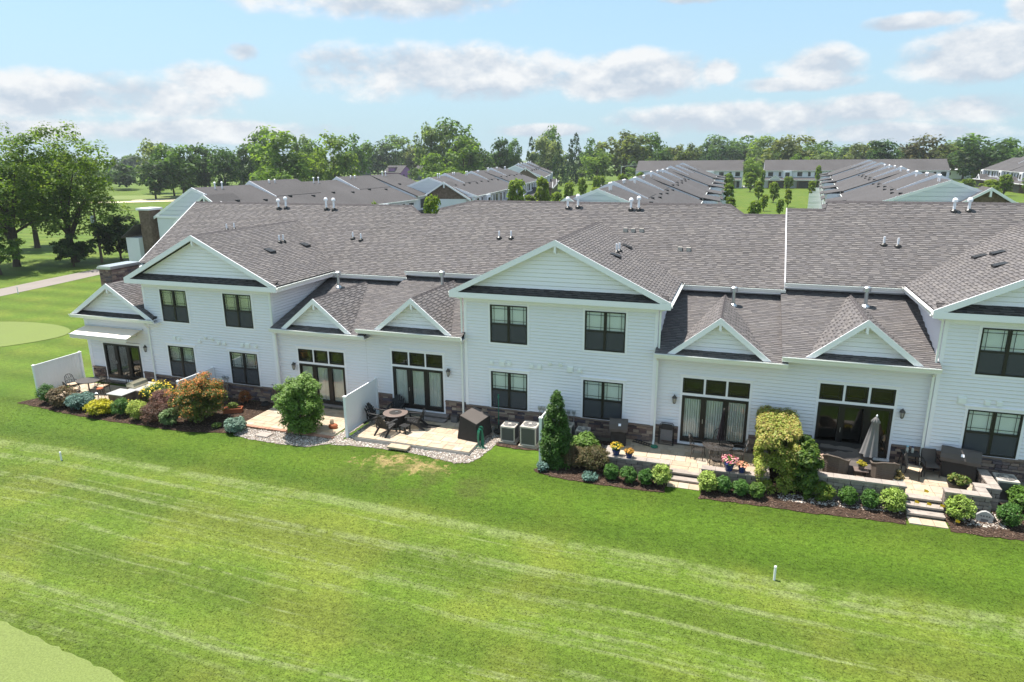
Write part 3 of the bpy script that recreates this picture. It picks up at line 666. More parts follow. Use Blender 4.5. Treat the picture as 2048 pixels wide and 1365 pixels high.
def low(xa, xb, wx0, wx1, gx, dx, dz, drape, gh=2.08):
    yw = .2
    siding(ROW, [(wx0, .97+dz), (wx1, .97+dz), (wx1, 4.36+dz), (wx0, 4.36+dz)], (0, yw, 0), (1, 0, 0), (0, -1, 0), holes=[(dx-.05, dx+2.84, .2+dz, 3.35+dz)])
    patio_door(dx, yw, dz, drape)
    stone_base(wx0, dx-.1, yw, dz); stone_base(dx+2.89, wx1, yw, dz); yb('foundation', M['foundation'], [(dx-.1, yw+.01, -.9, dx+2.89, yw+.25, .2+dz)])
    z = lambda y: 4.5+dz+.3*(y+.5)
    roof(ROW, [(xa, -.5, z(-.5)), (xb, -.5, z(-.5)), (xb, 5.3, z(5.3)), (xa, 5.3, z(5.3))], 'low_roof')
    gutter((xa, -.50, 4.355+dz), (xb, -.50, 4.355+dz), h=.15, w=.13)
    yb('fascia', M['trim'], [(xa, -.498, 4.28+dz, xb, -.46, 4.45+dz)]); yb('soffit', M['trim'], [(xa+.01, -.46, 4.29+dz, xb-.01, yw, 4.31+dz)])
    yb('frieze_board', M['trim'], [(wx0, yw-.03, 4.12+dz, wx1, yw, 4.29+dz)])
    za = 6.2+dz; ze = 4.52+dz; yv = -.5+(za-4.5-dz)/.3
    for s in (1, -1): roof(ROW, [(gx, -.46, za), (gx+s*gh, -.46, ze), (gx+s*gh, -.42, ze), (gx, yv, za)], 'gable_roof')
    mb = MB(); y = -.45
    while y < yv-.3: mb.prism([(gx-.12, y, za-.09), (gx, y, za+.035), (gx+.12, y, za-.09), (gx, y, za+.012)], (0, .28, 0)); y += .29
    mb.build('ridge_cap', M['ridge'], ROW)
    gable_trim(gx, gh, ze, za, th=.27)
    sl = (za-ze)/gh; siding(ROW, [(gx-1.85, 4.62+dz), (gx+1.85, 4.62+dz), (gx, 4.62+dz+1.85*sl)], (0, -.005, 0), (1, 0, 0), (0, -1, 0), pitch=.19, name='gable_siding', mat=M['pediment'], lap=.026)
low(1.84, 7.52, 2.0, 7.50, 4.82, 3.45, .30, 'xxx')
low(-3.28, 2.10, -3.25, 2.0, -.65, -2.06, 0, 'vvv')
low(-18.05, -12.32, -17.95, -12.35, -14.95, -16.46, 0, 'ccc')
low(-23.25, -17.62, -23.39, -17.95, -20.48, -22.10, -.35, 'vcc')
# left end wing with its wider gable and the awning
D1 = -.30; siding(ROW, [(-37.0, .92), (-32.11, .92-.3+.05), (-32.11, 3.8), (-37.0, 3.8)] and [(-37.0, .67), (-32.11, .67), (-32.11, 3.8), (-37.0, 3.8)], (0, .1, 0), (1, 0, 0), (0, -1, 0), holes=[(-35.95, -33.05, -.1, 2.3)])
patio_door(-35.9, .1, D1, 'cvx', transom=False); stone_base(-37.0, -36.0, .1, D1); stone_base(-33.0, -32.11, .1, D1)
yb('foundation', M['foundation'], [(-36, .11, -.9, -33, .3, -.12)])
yb('corner_board', M['trim'], [(-37.02, .06, .67, -36.88, .1, 3.8)])
siding(ROW, [(0.1, .67), (5, .67), (5, 3.9), (.1, 3.9)], (-37.02, 0, 0), (0, 1, 0), (-1, 0, 0))
GX = -34.32; za, ze = 5.92, 4.05; sl = (za-ze)/2.98
roof(ROW, [(GX, -.46, za), (GX+2.98, -.46, ze), (GX+2.98, -.03, ze), (GX, -.03, za)], 'gable_roof'); roof(ROW, [(GX, -.03, za), (-32.11, -.03, za-sl*(-32.11-GX)), (-32.11, 5.0, za-sl*(-32.11-GX)), (GX, 5.0, za)], 'gable_roof'); roof(ROW, [(GX, -.46, za), (GX-2.98, -.46, ze), (GX-2.98, 5.0, ze), (GX, 5.0, za)], 'gable_roof')
gable_trim(GX, 2.98, ze, za, th=.27)
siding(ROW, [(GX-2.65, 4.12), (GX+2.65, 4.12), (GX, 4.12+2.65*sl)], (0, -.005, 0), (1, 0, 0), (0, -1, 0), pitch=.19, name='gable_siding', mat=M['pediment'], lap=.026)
roof(ROW, [(GX-3.0, -.50, 4.0), (GX+3.0, -.50, 4.0), (GX+3.0, 0, 4.15), (GX-3.0, 0, 4.15)], 'pent_roof', dark=.55)  # same shingles, darkened in colour for the shade below the gable
gutter((-37.42, -.5, 3.86), (-31.1, -.5, 3.86), h=.15, w=.13); yb('fascia', M['trim'], [(-37.42, -.498, 3.80, -31.1, -.46, 3.96)]); yb('soffit', M['trim'], [(-37.4, -.46, 3.80, -31.12, .1, 3.82)])
aw = MB(); nx = 16
V = [(-36.95+4.3*i/nx, y, z+.012*math.sin(i*2.1+j)) for j, (y, z) in enumerate(((.02, 3.22), (-.5, 3.12), (-1.12, 2.96))) for i in range(nx+1)]
aw.add(V, [(j*(nx+1)+i, j*(nx+1)+i+1, (j+1)*(nx+1)+i+1, (j+1)*(nx+1)+i) for j in range(2) for i in range(nx)]); AW = aw.build('awning', M['awning'], ROW, smooth=True)
v = MB(); v.add([(-36.95+4.3*i/32, -1.13, 2.96) for i in range(33)]+[(-36.95+4.3*i/32, -1.14, 2.76-.035*abs(math.sin(i*.5*pi/2))) for i in range(33)], [(i, i+1, 34+i, 33+i) for i in range(32)]); v.build('awning_valance', M['awning'], AW)
v = MB(); v.tube([(-37.0, -1.12, 2.95), (-32.6, -1.12, 2.95)], .03); v.tube([(-37.0, .02, 3.25), (-32.6, .02, 3.25)], .05)
for q in (-36.6, -33.0): v.bar((q, .05, 3.1), (q+.5, -.55, 3.0), .03); v.bar((q+.5, -.55, 3.0), (q, -1.1, 2.93), .03)
v.build('awning_arm', M['metal'], AW)
# chimney on the end wall
ch = MB(); ch.box(-38.0, 2.4, -.9, -37.1, 4.5, 6.2); CH = ch.build('chimney', M['foundation'], ROW)
cs = [0, MB(), []]
mb = MB(); mb.box(-38.12, 2.28, 6.2, -36.98, 4.62, 6.30); mb.box(-38.08, 2.32, 6.30, -37.02, 4.58, 6.38); mb.build('chimney_cap', M['metal'], CH)
ledge(CH, -38.0, -37.1, 3.6, 6.19, 2.4, sink=cs); ledge(CH, 2.4, 4.5, 3.6, 6.19, -37.1, nrm=1, axis='y', sink=cs); ledge(CH, 2.4, 4.5, 3.6, 6.19, -38.0, nrm=-1, axis='y', sink=cs)
for q, par in ((cs, CH), (SINK, ROW)):
    if q[1].v: tag(nmesh('ledge_stones', np.array(q[1].v), np.array(q[1].f), np.array(q[2])*np.repeat(RNG.uniform(.7, 1.2, (len(q[2])//6, 1)), 6, 0), M['shingle'], par), kind='stuff')

# drainage, vents, meters, lanterns
for x, z, z0, tp in ((-23.28, 3.95, .05, (-23.1, -.5, 4.05)), (-12.50, 4.25, .0, (-12.45, -.5, 4.4)), (-3.18, 4.25, .12, (-3.2, -.5, 4.4)), (7.38, 4.55, .5, (7.4, -.5, 4.7)), (-32.02, 3.6, -.25, (-31.9, -.5, 3.9))):
    downspout(x, -.09, z, z0, top=tp)
for x, dz, zl in ((-23.44, -.35, 4.2), (-3.20, 0, 4.6), (7.44, .32, 4.9), (-12.42, 0, 4.6)):
    s = 1 if x in (-23.44, -3.20) else -1; e = x+s*.55; mb = MB(); mb.bar((e, -.35, 6.52+dz), (x+s*.05, -.07, 6.28+dz), .075, .06); mb.bar((x+s*.05, -.07, 6.30+dz), (x+s*.05, -.07, zl+dz*0), .075, .06); mb.build('downspout', M['gutter'], ROW)
def hood(x, z, big=False, rnd=False):
    mb = MB()
    if rnd: mb.tube([(x, .0, z), (x, -.12, z-.01)], .075, 12); mb.box(x-.09, -.03, z-.09, x+.09, 0, z+.09)
    else:
        s = .13 if big else .085; mb.box(x-s-.03, -.03, z-s-.03, x+s+.03, 0, z+s+.03); mb.prism([(x-s, -.03, z+s), (x-s, -.10, z+s*.6), (x-s, -.12, z-s), (x-s, -.03, z-s)], (2*s, 0, 0))
    mb.build('vent_hood', M['gutter'], ROW)
for x, z, k in ((-10.99, 3.26, 0), (-10.45, 3.27, 1), (-10.09, 3.28, 0), (-8.98, 3.27, 0), (-8.6, 3.26, 0), (-8.1, 3.45, 2), (-7.58, 3.46, 2), (-7.12, 3.29, 1), (-6.67, 3.27, 0),
                (-30.22, 2.97, 0), (-29.91, 2.95, 0), (-28.44, 2.92, 0), (-28.0, 3.16, 2), (-27.52, 3.11, 2), (-27.12, 2.94, 0), (-26.74, 2.92, 0), (-25.54, 2.92, 0), (-25.19, 2.93, 1), (-24.65, 2.93, 0), (8.47, 3.51, 1), (9.32, 3.48, 0), (9.71, 3.5, 0)):
    hood(x, z, k == 1, k == 2)
for x, z in ((-8.57, 1.23), (-8.38, 1.24), (-7.16, 1.19), (-6.90, 1.2), (-27.05, .93), (-26.83, .93)):
    mb = MB(); mb.box(x-.07, -.13, z-.08, x+.07, 0, z+.10); mb.tube([(x, -.13, z+.02), (x, -.18, z+.02)], .06, 10); mb.tube([(x, -.06, z-.08), (x-.02, -.07, .5)], .02, 6); mb.tube([(x-.02, -.14, .5), (x-.06, -.14, z-1.15)], .02, 6); mb.build('utility_meter', M['metal'], ROW)
for x, z in ((-22.39, 1.98), (-13.32, 2.48), (-2.38, 2.29), (6.54, 2.66), (-32.62, 2.1)):
    yy = .2; mb = MB(); mb.lathe([(.05, 0), (.05, .02)], (x, yy-.03, z+.12), 10); mb.bar((x, yy, z+.12), (x, yy-.16, z+.16), .025); mb.lathe([(.012, .24), (.03, .20), (.11, .10), (.115, .08)], (x, yy-.16, z), 10); mb.lathe([(.02, -.20), (.06, -.17), (.06, -.15)], (x, yy-.16, z), 10)
    for k in range(6): a = k*pi/3; mb.bar((x+.095*math.cos(a), yy-.16+.095*math.sin(a), z+.08), (x+.055*math.cos(a), yy-.16+.055*math.sin(a), z-.16), .012)
    l = mb.build('wall_lantern', M['bronze'], ROW); g = MB(); g.lathe([(.05, -.14), (.085, .06)], (x, yy-.16, z), 8); g.build('lantern_glass', M['lampglass'], l)
# roof penetrations
def pipe(x, y, z, h, r=.055, cap=True, mat='trim'):
    mb = MB(); mb.tube([(x, y, z-.1), (x, y, z+h)], r, 10)
    if cap: mb.lathe([(r*1.1, 0), (r*1.9, .0), (r*1.9, .10), (r*1.1, .19), (.01, .20)], (x, y, z+h-.05), 12)
    p = mb.build('vent_pipe', M[mat], ROW); b = MB(); b.lathe([(.19, -.12), (.15, .05), (r+.01, .12)], (x, y, z), 10); b.build('pipe_boot', M['black'], p)
for x, y, z in ((-30.06, 10.04, 9.49), (-29.51, 10.1, 9.53), (-26.32, 10.07, 9.51), (-25.72, 10.04, 9.49), (-9.89, 10.03, 9.83), (-9.3, 10.1, 9.88), (-6.2, 9.99, 9.81), (-5.77, 10.0, 9.81), (9.61, 9.79, 9.98), (10.25, 9.84, 10.01)):
    pipe(x, y, z, .62 if int(x*10) % 2 else .52, .065)
for x, y, z in ((-22.9, 7.59, 7.94), (-22.28, 7.49, 7.88), (-32.76, 7.96, 8.18), (-32.23, 8.07, 8.24), (-13.27, 7.54, 8.26), (-12.56, 7.57, 8.28), (6.35, 7.46, 8.51), (6.94, 7.39, 8.47)): pipe(x, y, z, .42, .05, False)
for x, y, z in ((-25.98, 4.5, 7.99), (-25.96, 4.85, 7.98), (-5.83, 3.73, 8.22), (-5.79, 4.27, 8.20)): pipe(x, y, z, .42, .05, False)
for x, y, z in ((-6.2, 8.37, 8.79), (-5.78, 8.35, 8.77), (-5.32, 8.37, 8.78), (-3.12, 7.14, 8.01), (-2.69, 7.12, 8.0)):
    mb = MB(); mb.box(x-.11, y-.11, z-.12, x+.11, y+.11, z+.15); mb.build('roof_vent', M['acbody'], ROW)
for x, y, z, s in ((-25.39, 2.83, 7.69, 1), (-25.31, 6.01, 7.65, 1), (-5.7, 2.79, 8.16, 1), (-5.72, 6.16, 8.17, 1), (9.74, 5.3, 8.36, -1), (10.23, 4.74, 8.61, -1), (9.77, 2.74, 8.37, -1)):
    mb = MB(); mb.prism([(x-s*.22, y-.24, z+.16), (x+s*.24, y-.24, z+.02), (x+s*.24, y-.24, z-.10), (x-s*.22, y-.24, z+.05)], (0, .48, 0)); mb.build('roof_vent', M['black2'], ROW)
for x, y, z in ((-21.94, 4.2, 5.56), (-15.36, 4.14, 5.89), (-.26, 4.01, 5.85), (5.34, 4.01, 6.15)):
    mb = MB(); mb.tube([(x, y, z-.2), (x, y, z+.72)], .085, 14); mb.lathe([(.09, 0), (.17, .01), (.17, .20), (.10, .25), (.01, .26)], (x, y, z+.68), 14); p = mb.build('flue_pipe', M['metal'], ROW)
    b = MB(); b.lathe([(.24, -.14), (.2, .03), (.1, .12)], (x, y, z), 12); b.build('flue_collar', M['metal'], p)

# ------------------------------------------------------------------ patios, walls, steps, beds
def patio(x0, x1, y0, y1, z, seed, cut=None):
    r = random.Random(seed); mb = MB(); mb.box(x0-.01, y0-.01, z-.5, x1+.01, y1+.01, z-.045); P = tag(mb.build('patio', M['concrete'], None), kind='structure')
    y = y0
    while y < y1-.02:
        h = min(r.choice((.30, .45, .45, .60)), y1-y)
        if y1-y-h < .15: h = y1-y
        x = x0-r.uniform(0, .2)
        while x < x1-.02:
            wd = r.choice((.30, .45, .60, .60, .75)); a, b = max(x, x0), min(x+wd, x1)
            if x1-b < .12: b = x1
            if b-a > .05: piece(PAVERS, P, ((a+b)/2, y+h/2, z-.025+r.uniform(-.003, .003)), (b-a-.014, h-.014, .05))
            x = b if b > x else x+wd
        y += h
    return P
patio(-37.3, -31.6, -3.0, -.35, -.28, 1); patio(-23.3, -18.0, -3.25, -.1, -.15, 2); patio(-16.75, -10.9, -3.3, -.02, .02, 3)
patio(-4.55, 1.30, -2.62, 0.02, .18, 4); patio(3.42, 9.2, -2.62, .05, .45, 5)
E0 = thing('brick_edging', 'row of reddish edging pavers along the front of the patio behind the big green shrub', 'edging', (-20.6, -3.36, -.2), world=True)
x = -23.3
while x < -18.0: piece(EDGERS, E0, (x+.11, -3.365, -.17), (.205, .21, .06)); x += .218
def gwall(label, segs, z1, loc, zb=-.25):
    """segs: (x0, x1, y0, y1) runs; courses of split face blocks under capstones"""
    W = thing('garden_wall', label, 'low wall', loc, world=True, group='low block walls round the raised patios')
    core = MB()
    for x0, x1, y0, y1 in segs: core.box(x0+.03, y0+.03, zb, x1-.03, y1-.03, z1-.07)
    core.build('wall_core', M['soil'], W)
    for x0, x1, y0, y1 in segs:
        nc = max(1, round((z1-.07-zb)/.155)); h = (z1-.07-zb)/nc
        for c in range(nc):
            z = zb+h*(c+.5)
            for (axis, a, b, f, n) in (('x', x0, x1, y0, -1), ('x', x0, x1, y1, 1), ('y', y0, y1, x0, -1), ('y', y0, y1, x1, 1)):
                if axis == 'x' and n == 1: continue
                t = a
                while t < b-.02:
                    wd = min(random.choice((.22, .30, .40, .46)), b-t)
                    if b-t-wd < .12: wd = b-t
                    piece(BLOCKS, W, (t+wd/2, f-n*.045, z) if axis == 'x' else (f-n*.045, t+wd/2, z), (wd-.018, .10, h-.018) if axis == 'x' else (.10, wd-.018, h-.018)); t += wd
        if x1-x0 >= y1-y0:
            t = x0-.03
            while t < x1+.02:
                wd = min(.55, x1+.03-t); wd = x1+.03-t if x1+.03-t-wd < .2 else wd; piece(CAPS, W, (t+wd/2, (y0+y1)/2, z1-.035), (wd-.008, y1-y0+.06, .07)); t += wd
        else:
            t = y0+.0
            while t < y1-.02:
                wd = min(.55, y1-t); wd = y1-t if y1-t-wd < .2 else wd; piece(CAPS, W, ((x0+x1)/2, t+wd/2, z1-.034), (x1-x0+.06, wd-.008, .068)); t += wd
    return W
gwall('low block wall with two flower pots on its pale cap, beside the tall cone evergreen', [(-4.75, -2.20, -2.97, -2.64), (-4.90, -4.58, -2.60, -1.85)], .56, (-3.5, -2.8, -.2))
gwall('low block wall carrying pink flowers in blue pots in front of the lattice table', [(-.90, 1.30, -2.97, -2.64), (1.33, 1.63, -2.97, -.05)], .56, (.2, -2.8, -.2))
gwall('long low block wall in front of the wicker chairs and grey umbrella', [(3.40, 6.34, -2.97, -2.64), (3.08, 3.38, -2.97, -.2)], .92, (4.7, -2.8, -.2))
gwall('short zigzag block wall right of the upper stone steps', [(7.62, 9.02, -2.97, -2.64), (8.72, 9.02, -2.60, -2.22), (8.75, 9.55, -2.18, -1.88), (9.25, 9.55, -1.84, -.5)], .92, (8.5, -2.4, -.2))
def steps(label, x0, x1, y, ztop, n, group=None, meshes=None, tread=.34, zb=-.3, pad=None):
    S = thing('garden_steps', label, 'steps', ((x0+x1)/2, y, zb), world=True); rise = .15; xm = (x0+x1)/2
    for k in range(n):
        z = ztop-k*rise; yy = y-(k-.5)*tread; piece(meshes or CAPS, S, (xm, yy-.01, z-.035), (x1-x0-.01, tread+.04, .07), name='tread')
        L = 3
        for q in range(L): piece(BLOCKS, S, (x0+(q+.5)*(x1-x0)/L, yy-.02+.05, z-.07-(rise-.07+.15)/2), ((x1-x0)/L-.01, tread-.10, rise-.07+.15), name='riser_block')
    if pad:
        for q in range(3): piece(PAVERS, S, (x0+(q+.5)*(x1-x0)/3, y-(n-.5)*tread-.08, pad-.02), ((x1-x0)/3-.012, .52, .07))
    return S
steps('two low stone steps from the lattice table patio down to the grass', -2.18, -.92, -2.82, .18, 2, pad=-.085)
steps('three stone steps with little yellow flags beside the umbrella patio', 6.37, 7.60, -2.82, .45, 3, pad=-.015)
steps('grey two tier step below the curtained patio doors', -14.75, -13.35, -.18, .26, 2, meshes=BLUES, tread=.32, zb=0)
steps('wide grey door step on the far left patio', -36.0, -33.8, -.02, -.12, 1, meshes=BLUES, tread=.42, zb=-.3)
steps('narrow grey door step mostly hidden behind the big green shrub', -21.9, -19.4, -.02, .0, 1, meshes=BLUES, tread=.42, zb=-.2)
BEDS = []
def bed(name, pts, mat=None, lift=.02):
    if mat is None: BEDS.append(pts)
    return patch(name, ragged(pts, .22, .055), mat or M['mulch'], lift)
bed('mulch_bed', [(-38.0, -4.1), (-36.5, -4.25), (-34, -4.55), (-31, -4.70), (-28.6, -4.70), (-26.6, -4.70), (-25.0, -4.65), (-24.0, -4.35), (-23.2, -4.3), (-23.3, -2.6), (-23.4, -.1), (-31.6, -.1), (-31.6, -3.0), (-37.4, -3.0)])
bed('mulch_bed', [(-10.15, -.02), (-10.15, -1.95), (-9.2, -2.05), (-8.1, -1.95), (-7.62, -2.0), (-7.62, -.02)], lift=.03)
bed('mulch_bed', [(-7.55, -.02), (-7.55, -3.3), (-7.75, -3.9), (-7.0, -4.15), (-5.8, -4.25), (-4.6, -4.28), (-3.3, -4.28), (-2.25, -4.25), (-2.2, -2.9), (-4.9, -2.9), (-4.9, -.02)])
bed('mulch_bed', [(-.88, -2.9), (-.88, -4.3), (.2, -4.25), (1.3, -4.2), (2.8, -4.25), (4.2, -4.15), (5.6, -4.1), (6.3, -4.12), (6.35, -2.9), (3.1, -2.9), (3.1, -.02), (1.6, -.02), (1.6, -2.9)])
bed('mulch_bed', [(7.62, -2.95), (7.62, -4.15), (8.6, -4.2), (9.8, -4.1), (11.5, -3.7), (13, -3.3), (16, -3.0), (16, -.02), (9.5, -.02), (9.5, -1.9), (9.0, -2.95)])
def gravel(name, polys, n, seed, size=(.018, .045), lift=.012, pal=None, base=True, flat=.6):
    r = np.random.default_rng(seed); base = [bed('gravel_bed', p, M['gravelbase'], .015) for p in polys] if base else 0; ps = []
    from mathutils.geometry import intersect_point_tri_2d
    for P in polys:
        xs = [q[0] for q in P]; ys = [q[1] for q in P]; area = abs(sum(P[i][0]*P[(i+1) % len(P)][1]-P[(i+1) % len(P)][0]*P[i][1] for i in range(len(P))))/2; want = int(n*area); got = 0
        while got < want:
            x, y = r.uniform(min(xs), max(xs)), r.uniform(min(ys), max(ys)); ins = False; j = len(P)-1
            for i in range(len(P)):
                if (P[i][1] > y) != (P[j][1] > y) and x < (P[j][0]-P[i][0])*(y-P[i][1])/(P[j][1]-P[i][1])+P[i][0]: ins = not ins
                j = i
            if ins: ps.append((x, y)); got += 1
    ps = np.array(ps); m = len(ps); oc = np.array([(1, 0, 0), (-1, 0, 0), (0, 1, 0), (0, -1, 0), (0, 0, 1), (0, 0, -1)], float); of = np.array([(0, 2, 4), (2, 1, 4), (1, 3, 4), (3, 0, 4), (2, 0, 5), (1, 2, 5), (3, 1, 5), (0, 3, 5)])
    s = r.uniform(*size, (m, 1, 1))*r.uniform(.7, 1.3, (m, 6, 1)); th = r.uniform(0, 6.28, m); V = oc[None]*s*np.array([1.2, .9, .6] if flat > .5 else [1.9, .7, .45]); c, q = np.cos(th)[:, None], np.sin(th)[:, None]
    X = V[..., 0]*c-V[..., 1]*q; Y = V[..., 0]*q+V[..., 1]*c; z0 = np.array([gz(a, b) for a, b in ps])+lift+.015
    V = np.stack([X+ps[:, :1], Y+ps[:, 1:], V[..., 2]+z0[:, None]], -1).reshape(-1, 3); F = (of[None]+6*np.arange(m)[:, None, None]).reshape(-1, 3)
    pal = np.array(pal) if pal else np.array([(.46, .41, .36), (.34, .29, .25), (.55, .50, .45), (.24, .20, .18), (.42, .33, .27), (.60, .56, .51)]); col = np.repeat(pal[r.integers(0, len(pal), m)]*r.uniform(.8, 1.15, (m, 1)), 8, 0)
    return tag(nmesh(name, V, F, col, M['pebble']), kind='stuff')
M['gravelbase'] = pm('gravel base', (.20, .17, .145), 1, .05, ns=30, na=.5, bs=40)
gravel('river_gravel', [[(-17.25, -3.3), (-16.75, -3.3), (-16.75, -.1), (-17.25, -.1)], [(-17.6, -4.0), (-17.35, -3.35), (-10.9, -3.32), (-10.9, -.1), (-10.16, -.1), (-10.16, -1.7), (-10.3, -3.2), (-10.6, -3.95), (-11.2, -4.15), (-13, -3.85), (-14.2, -3.72), (-16.2, -3.78)],
        [(-23.0, -3.5), (-17.9, -3.48), (-17.9, -.5), (-17.4, -.5), (-17.4, -3.6), (-17.9, -4.1), (-18.6, -4.55), (-20, -4.6), (-21.8, -4.55), (-22.9, -4.4)], [(2.0, -3.6), (6.3, -3.4), (6.3, -3.0), (2.0, -3.0)], [(8.2, -3.6), (9.5, -3.5), (9.6, -2.6), (9.1, -2.2), (9.05, -3.0), (8.2, -3.05)], [(-5.6, -.5), (-5.6, -2.3), (-4.95, -2.6), (-4.95, -.5)]], 330, 3)
gravel('mulch_chips', BEDS, 210, 9, (.014, .034), .022, [(.085, .052, .037), (.055, .034, .025), (.125, .080, .057), (.042, .028, .022), (.17, .115, .085)], False, .4)
sl = thing('stepping_stone', 'single pale square stepping stone lying in gravel left of the big green shrub', 'stepping stone', (-21.4, -3.98, -.22), R(-2)); mb = MB(); mb.cbox((0, 0, .0), (.72, .48, .06)); mb.build('slab', M['cap'], sl, bevel=.012)
sl2 = thing('paver_landing', 'pale landing slab set in the gravel in front of the fire table patio', 'landing slab', (-14.25, -3.6, -.12), 0); mb = MB(); mb.cbox((0, 0, .06), (1.0, .42, .10)); mb.build('slab', M['paver'], sl2, bevel=.012)

def turf(n, seed):
    r = np.random.default_rng(seed); y = -22.5+19.0*r.random(n)**1.2; x = -46+62*r.random(n)
    keep = (x > -47) & (x < 16) & ~((x+24)**2/140+(y+23)**2/26 < 1); x, y = x[keep], y[keep]; m_ = len(x); z = np.array([gz(a, b) for a, b in zip(x, y)])
    a = r.uniform(0, pi, m_); w_ = r.uniform(.010, .022, m_); h = r.uniform(.008, .022, m_); lx, ly = r.normal(0, .05, m_), r.normal(0, .05, m_)
    V = np.stack([np.stack([x-w_*np.cos(a), y-w_*np.sin(a), z-.005], 1), np.stack([x+w_*np.cos(a), y+w_*np.sin(a), z-.005], 1), np.stack([x+w_*.45*np.cos(a)+lx, y+w_*.45*np.sin(a)+ly, z+h], 1), np.stack([x-w_*.45*np.cos(a)+lx, y-w_*.45*np.sin(a)+ly, z+h*.85], 1)], 1).reshape(-1, 3)
    return tag(nmesh('grass', V, np.arange(4*m_).reshape(-1, 4), None, M['grass']), kind='stuff')
turf(300000, 21)

# ------------------------------------------------------------------ fences and outdoor equipment
def fence(x, y0, y1, z, h, label):
    f = thing('privacy_fence', label, 'fence', (x, (y0+y1)/2, z), world=True, group='white vinyl privacy fences between the patios')
    for y in (y0, y1):
        mb = MB(); mb.cbox((x, y, z+h/2-.1), (.13, .13, h+.2)); mb.cbox((x, y, z+h+.015), (.16, .16, .03)); mb.lathe([(.09, 0), (.02, .05)], (x, y, z+h+.03), 4); mb.build('post', M['fence'], f, bevel=.004)
    for nm, zz in (('top_rail', z+h-.10), ('bottom_rail', z+.08)):
        mb = MB(); mb.box(x-.028, y0+.065, zz, x+.028, y1-.065, zz+.12); mb.build(nm, M['fence'], f, bevel=.004)
    n_ = int((y1-y0-.13)/.165); w_ = (y1-y0-.13)/n_
    for k in range(n_):
        mb = MB(); mb.box(x-.016, y0+.065+k*w_+.004, z+.2, x+.016, y0+.065+(k+1)*w_-.004, z+h-.10); mb.build('fence_board', M['fence'], f, bevel=.004)
fence(-37.75, -3.0, -.1, -.36, 1.85, 'white vinyl fence at the far left end of the house row')
fence(-27.75, -2.6, -.1, -.32, 1.75, 'white vinyl fence mostly hidden behind the orange tipped shrub')
fence(-17.30, -3.05, -.15, -.10, 1.95, 'white vinyl fence between the big green shrub and the black chairs')
fence(-7.64, -3.05, -.1, -.10, 2.05, 'white vinyl fence behind the tall cone shaped evergreen')
def ac_unit(x, y, z, s, h, label, pad=True):
    t = thing('air_conditioner', label, 'air conditioner', (x, y, z), group='condenser units along the house wall')
    if pad: mb = MB(); mb.cbox((0, 0, .03), (s+.16, s+.12, .07)); mb.build('pad', M['foundation'], t)
    mb = MB(); q = s/2-.03
    mb.cbox((0, 0, .10), (s, s, .07)); mb.cbox((0, 0, h-.03), (s, s, .09))
    for a, b in ((-1, -1), (1, -1), (1, 1), (-1, 1)): mb.cbox((a*q, b*q, h/2), (.06, .06, h-.1))
    mb.build('cabinet', M['acbody'], t, bevel=.012)
    g = MB(); k = 16
    for i in range(k):
        u = -q+.05+(2*q-.1)*i/(k-1)
        for (cx, cy) in ((u, -q-.005), (u, q+.005), (-q-.005, u), (q+.005, u)): g.cbox((cx, cy, h/2), (.022, .022, h-.18))
    g.cbox((0, 0, h/2), (s-.09, s-.09, h-.12)); g.build('grille', M['acgrille'], t)
    f = MB(); f.lathe([(s*.40, 0), (s*.42, .02), (s*.40, .03)], (0, 0, h+.005), 20); f.build('fan_shroud', M['acgrille'], t)
    w_ = MB()
    for rr in (.1, .2, .3, .38): w_.ring((0, 0, h+.045), s*rr, .006, 20)
    for i in range(8): a = i*pi/4; w_.bar((.04*math.cos(a), .04*math.sin(a), h+.05), (s*.41*math.cos(a), s*.41*math.sin(a), h+.04), .01)
    w_.lathe([(.09, 0), (.09, .02)], (0, 0, h+.04), 10); w_.build('fan_guard', M['acbody'], t)
ac_unit(-9.66, -1.28, -.08, .70, .80, 'smaller beige condenser unit, nearest the green umbrella stand')
ac_unit(-8.62, -1.42, -.08, .76, .98, 'taller beige condenser unit next to the white fence')
ac_unit(-7.12, -.55, -.08, .60, .85, 'condenser unit half hidden right behind the cone evergreen')
ac_unit(-6.30, -.75, -.08, .60, .78, 'condenser unit peeking out behind the bright green hydrangea')
ac_unit(10.05, -1.0, .0, .72, .90, 'condenser unit by the zigzag wall at the right edge')

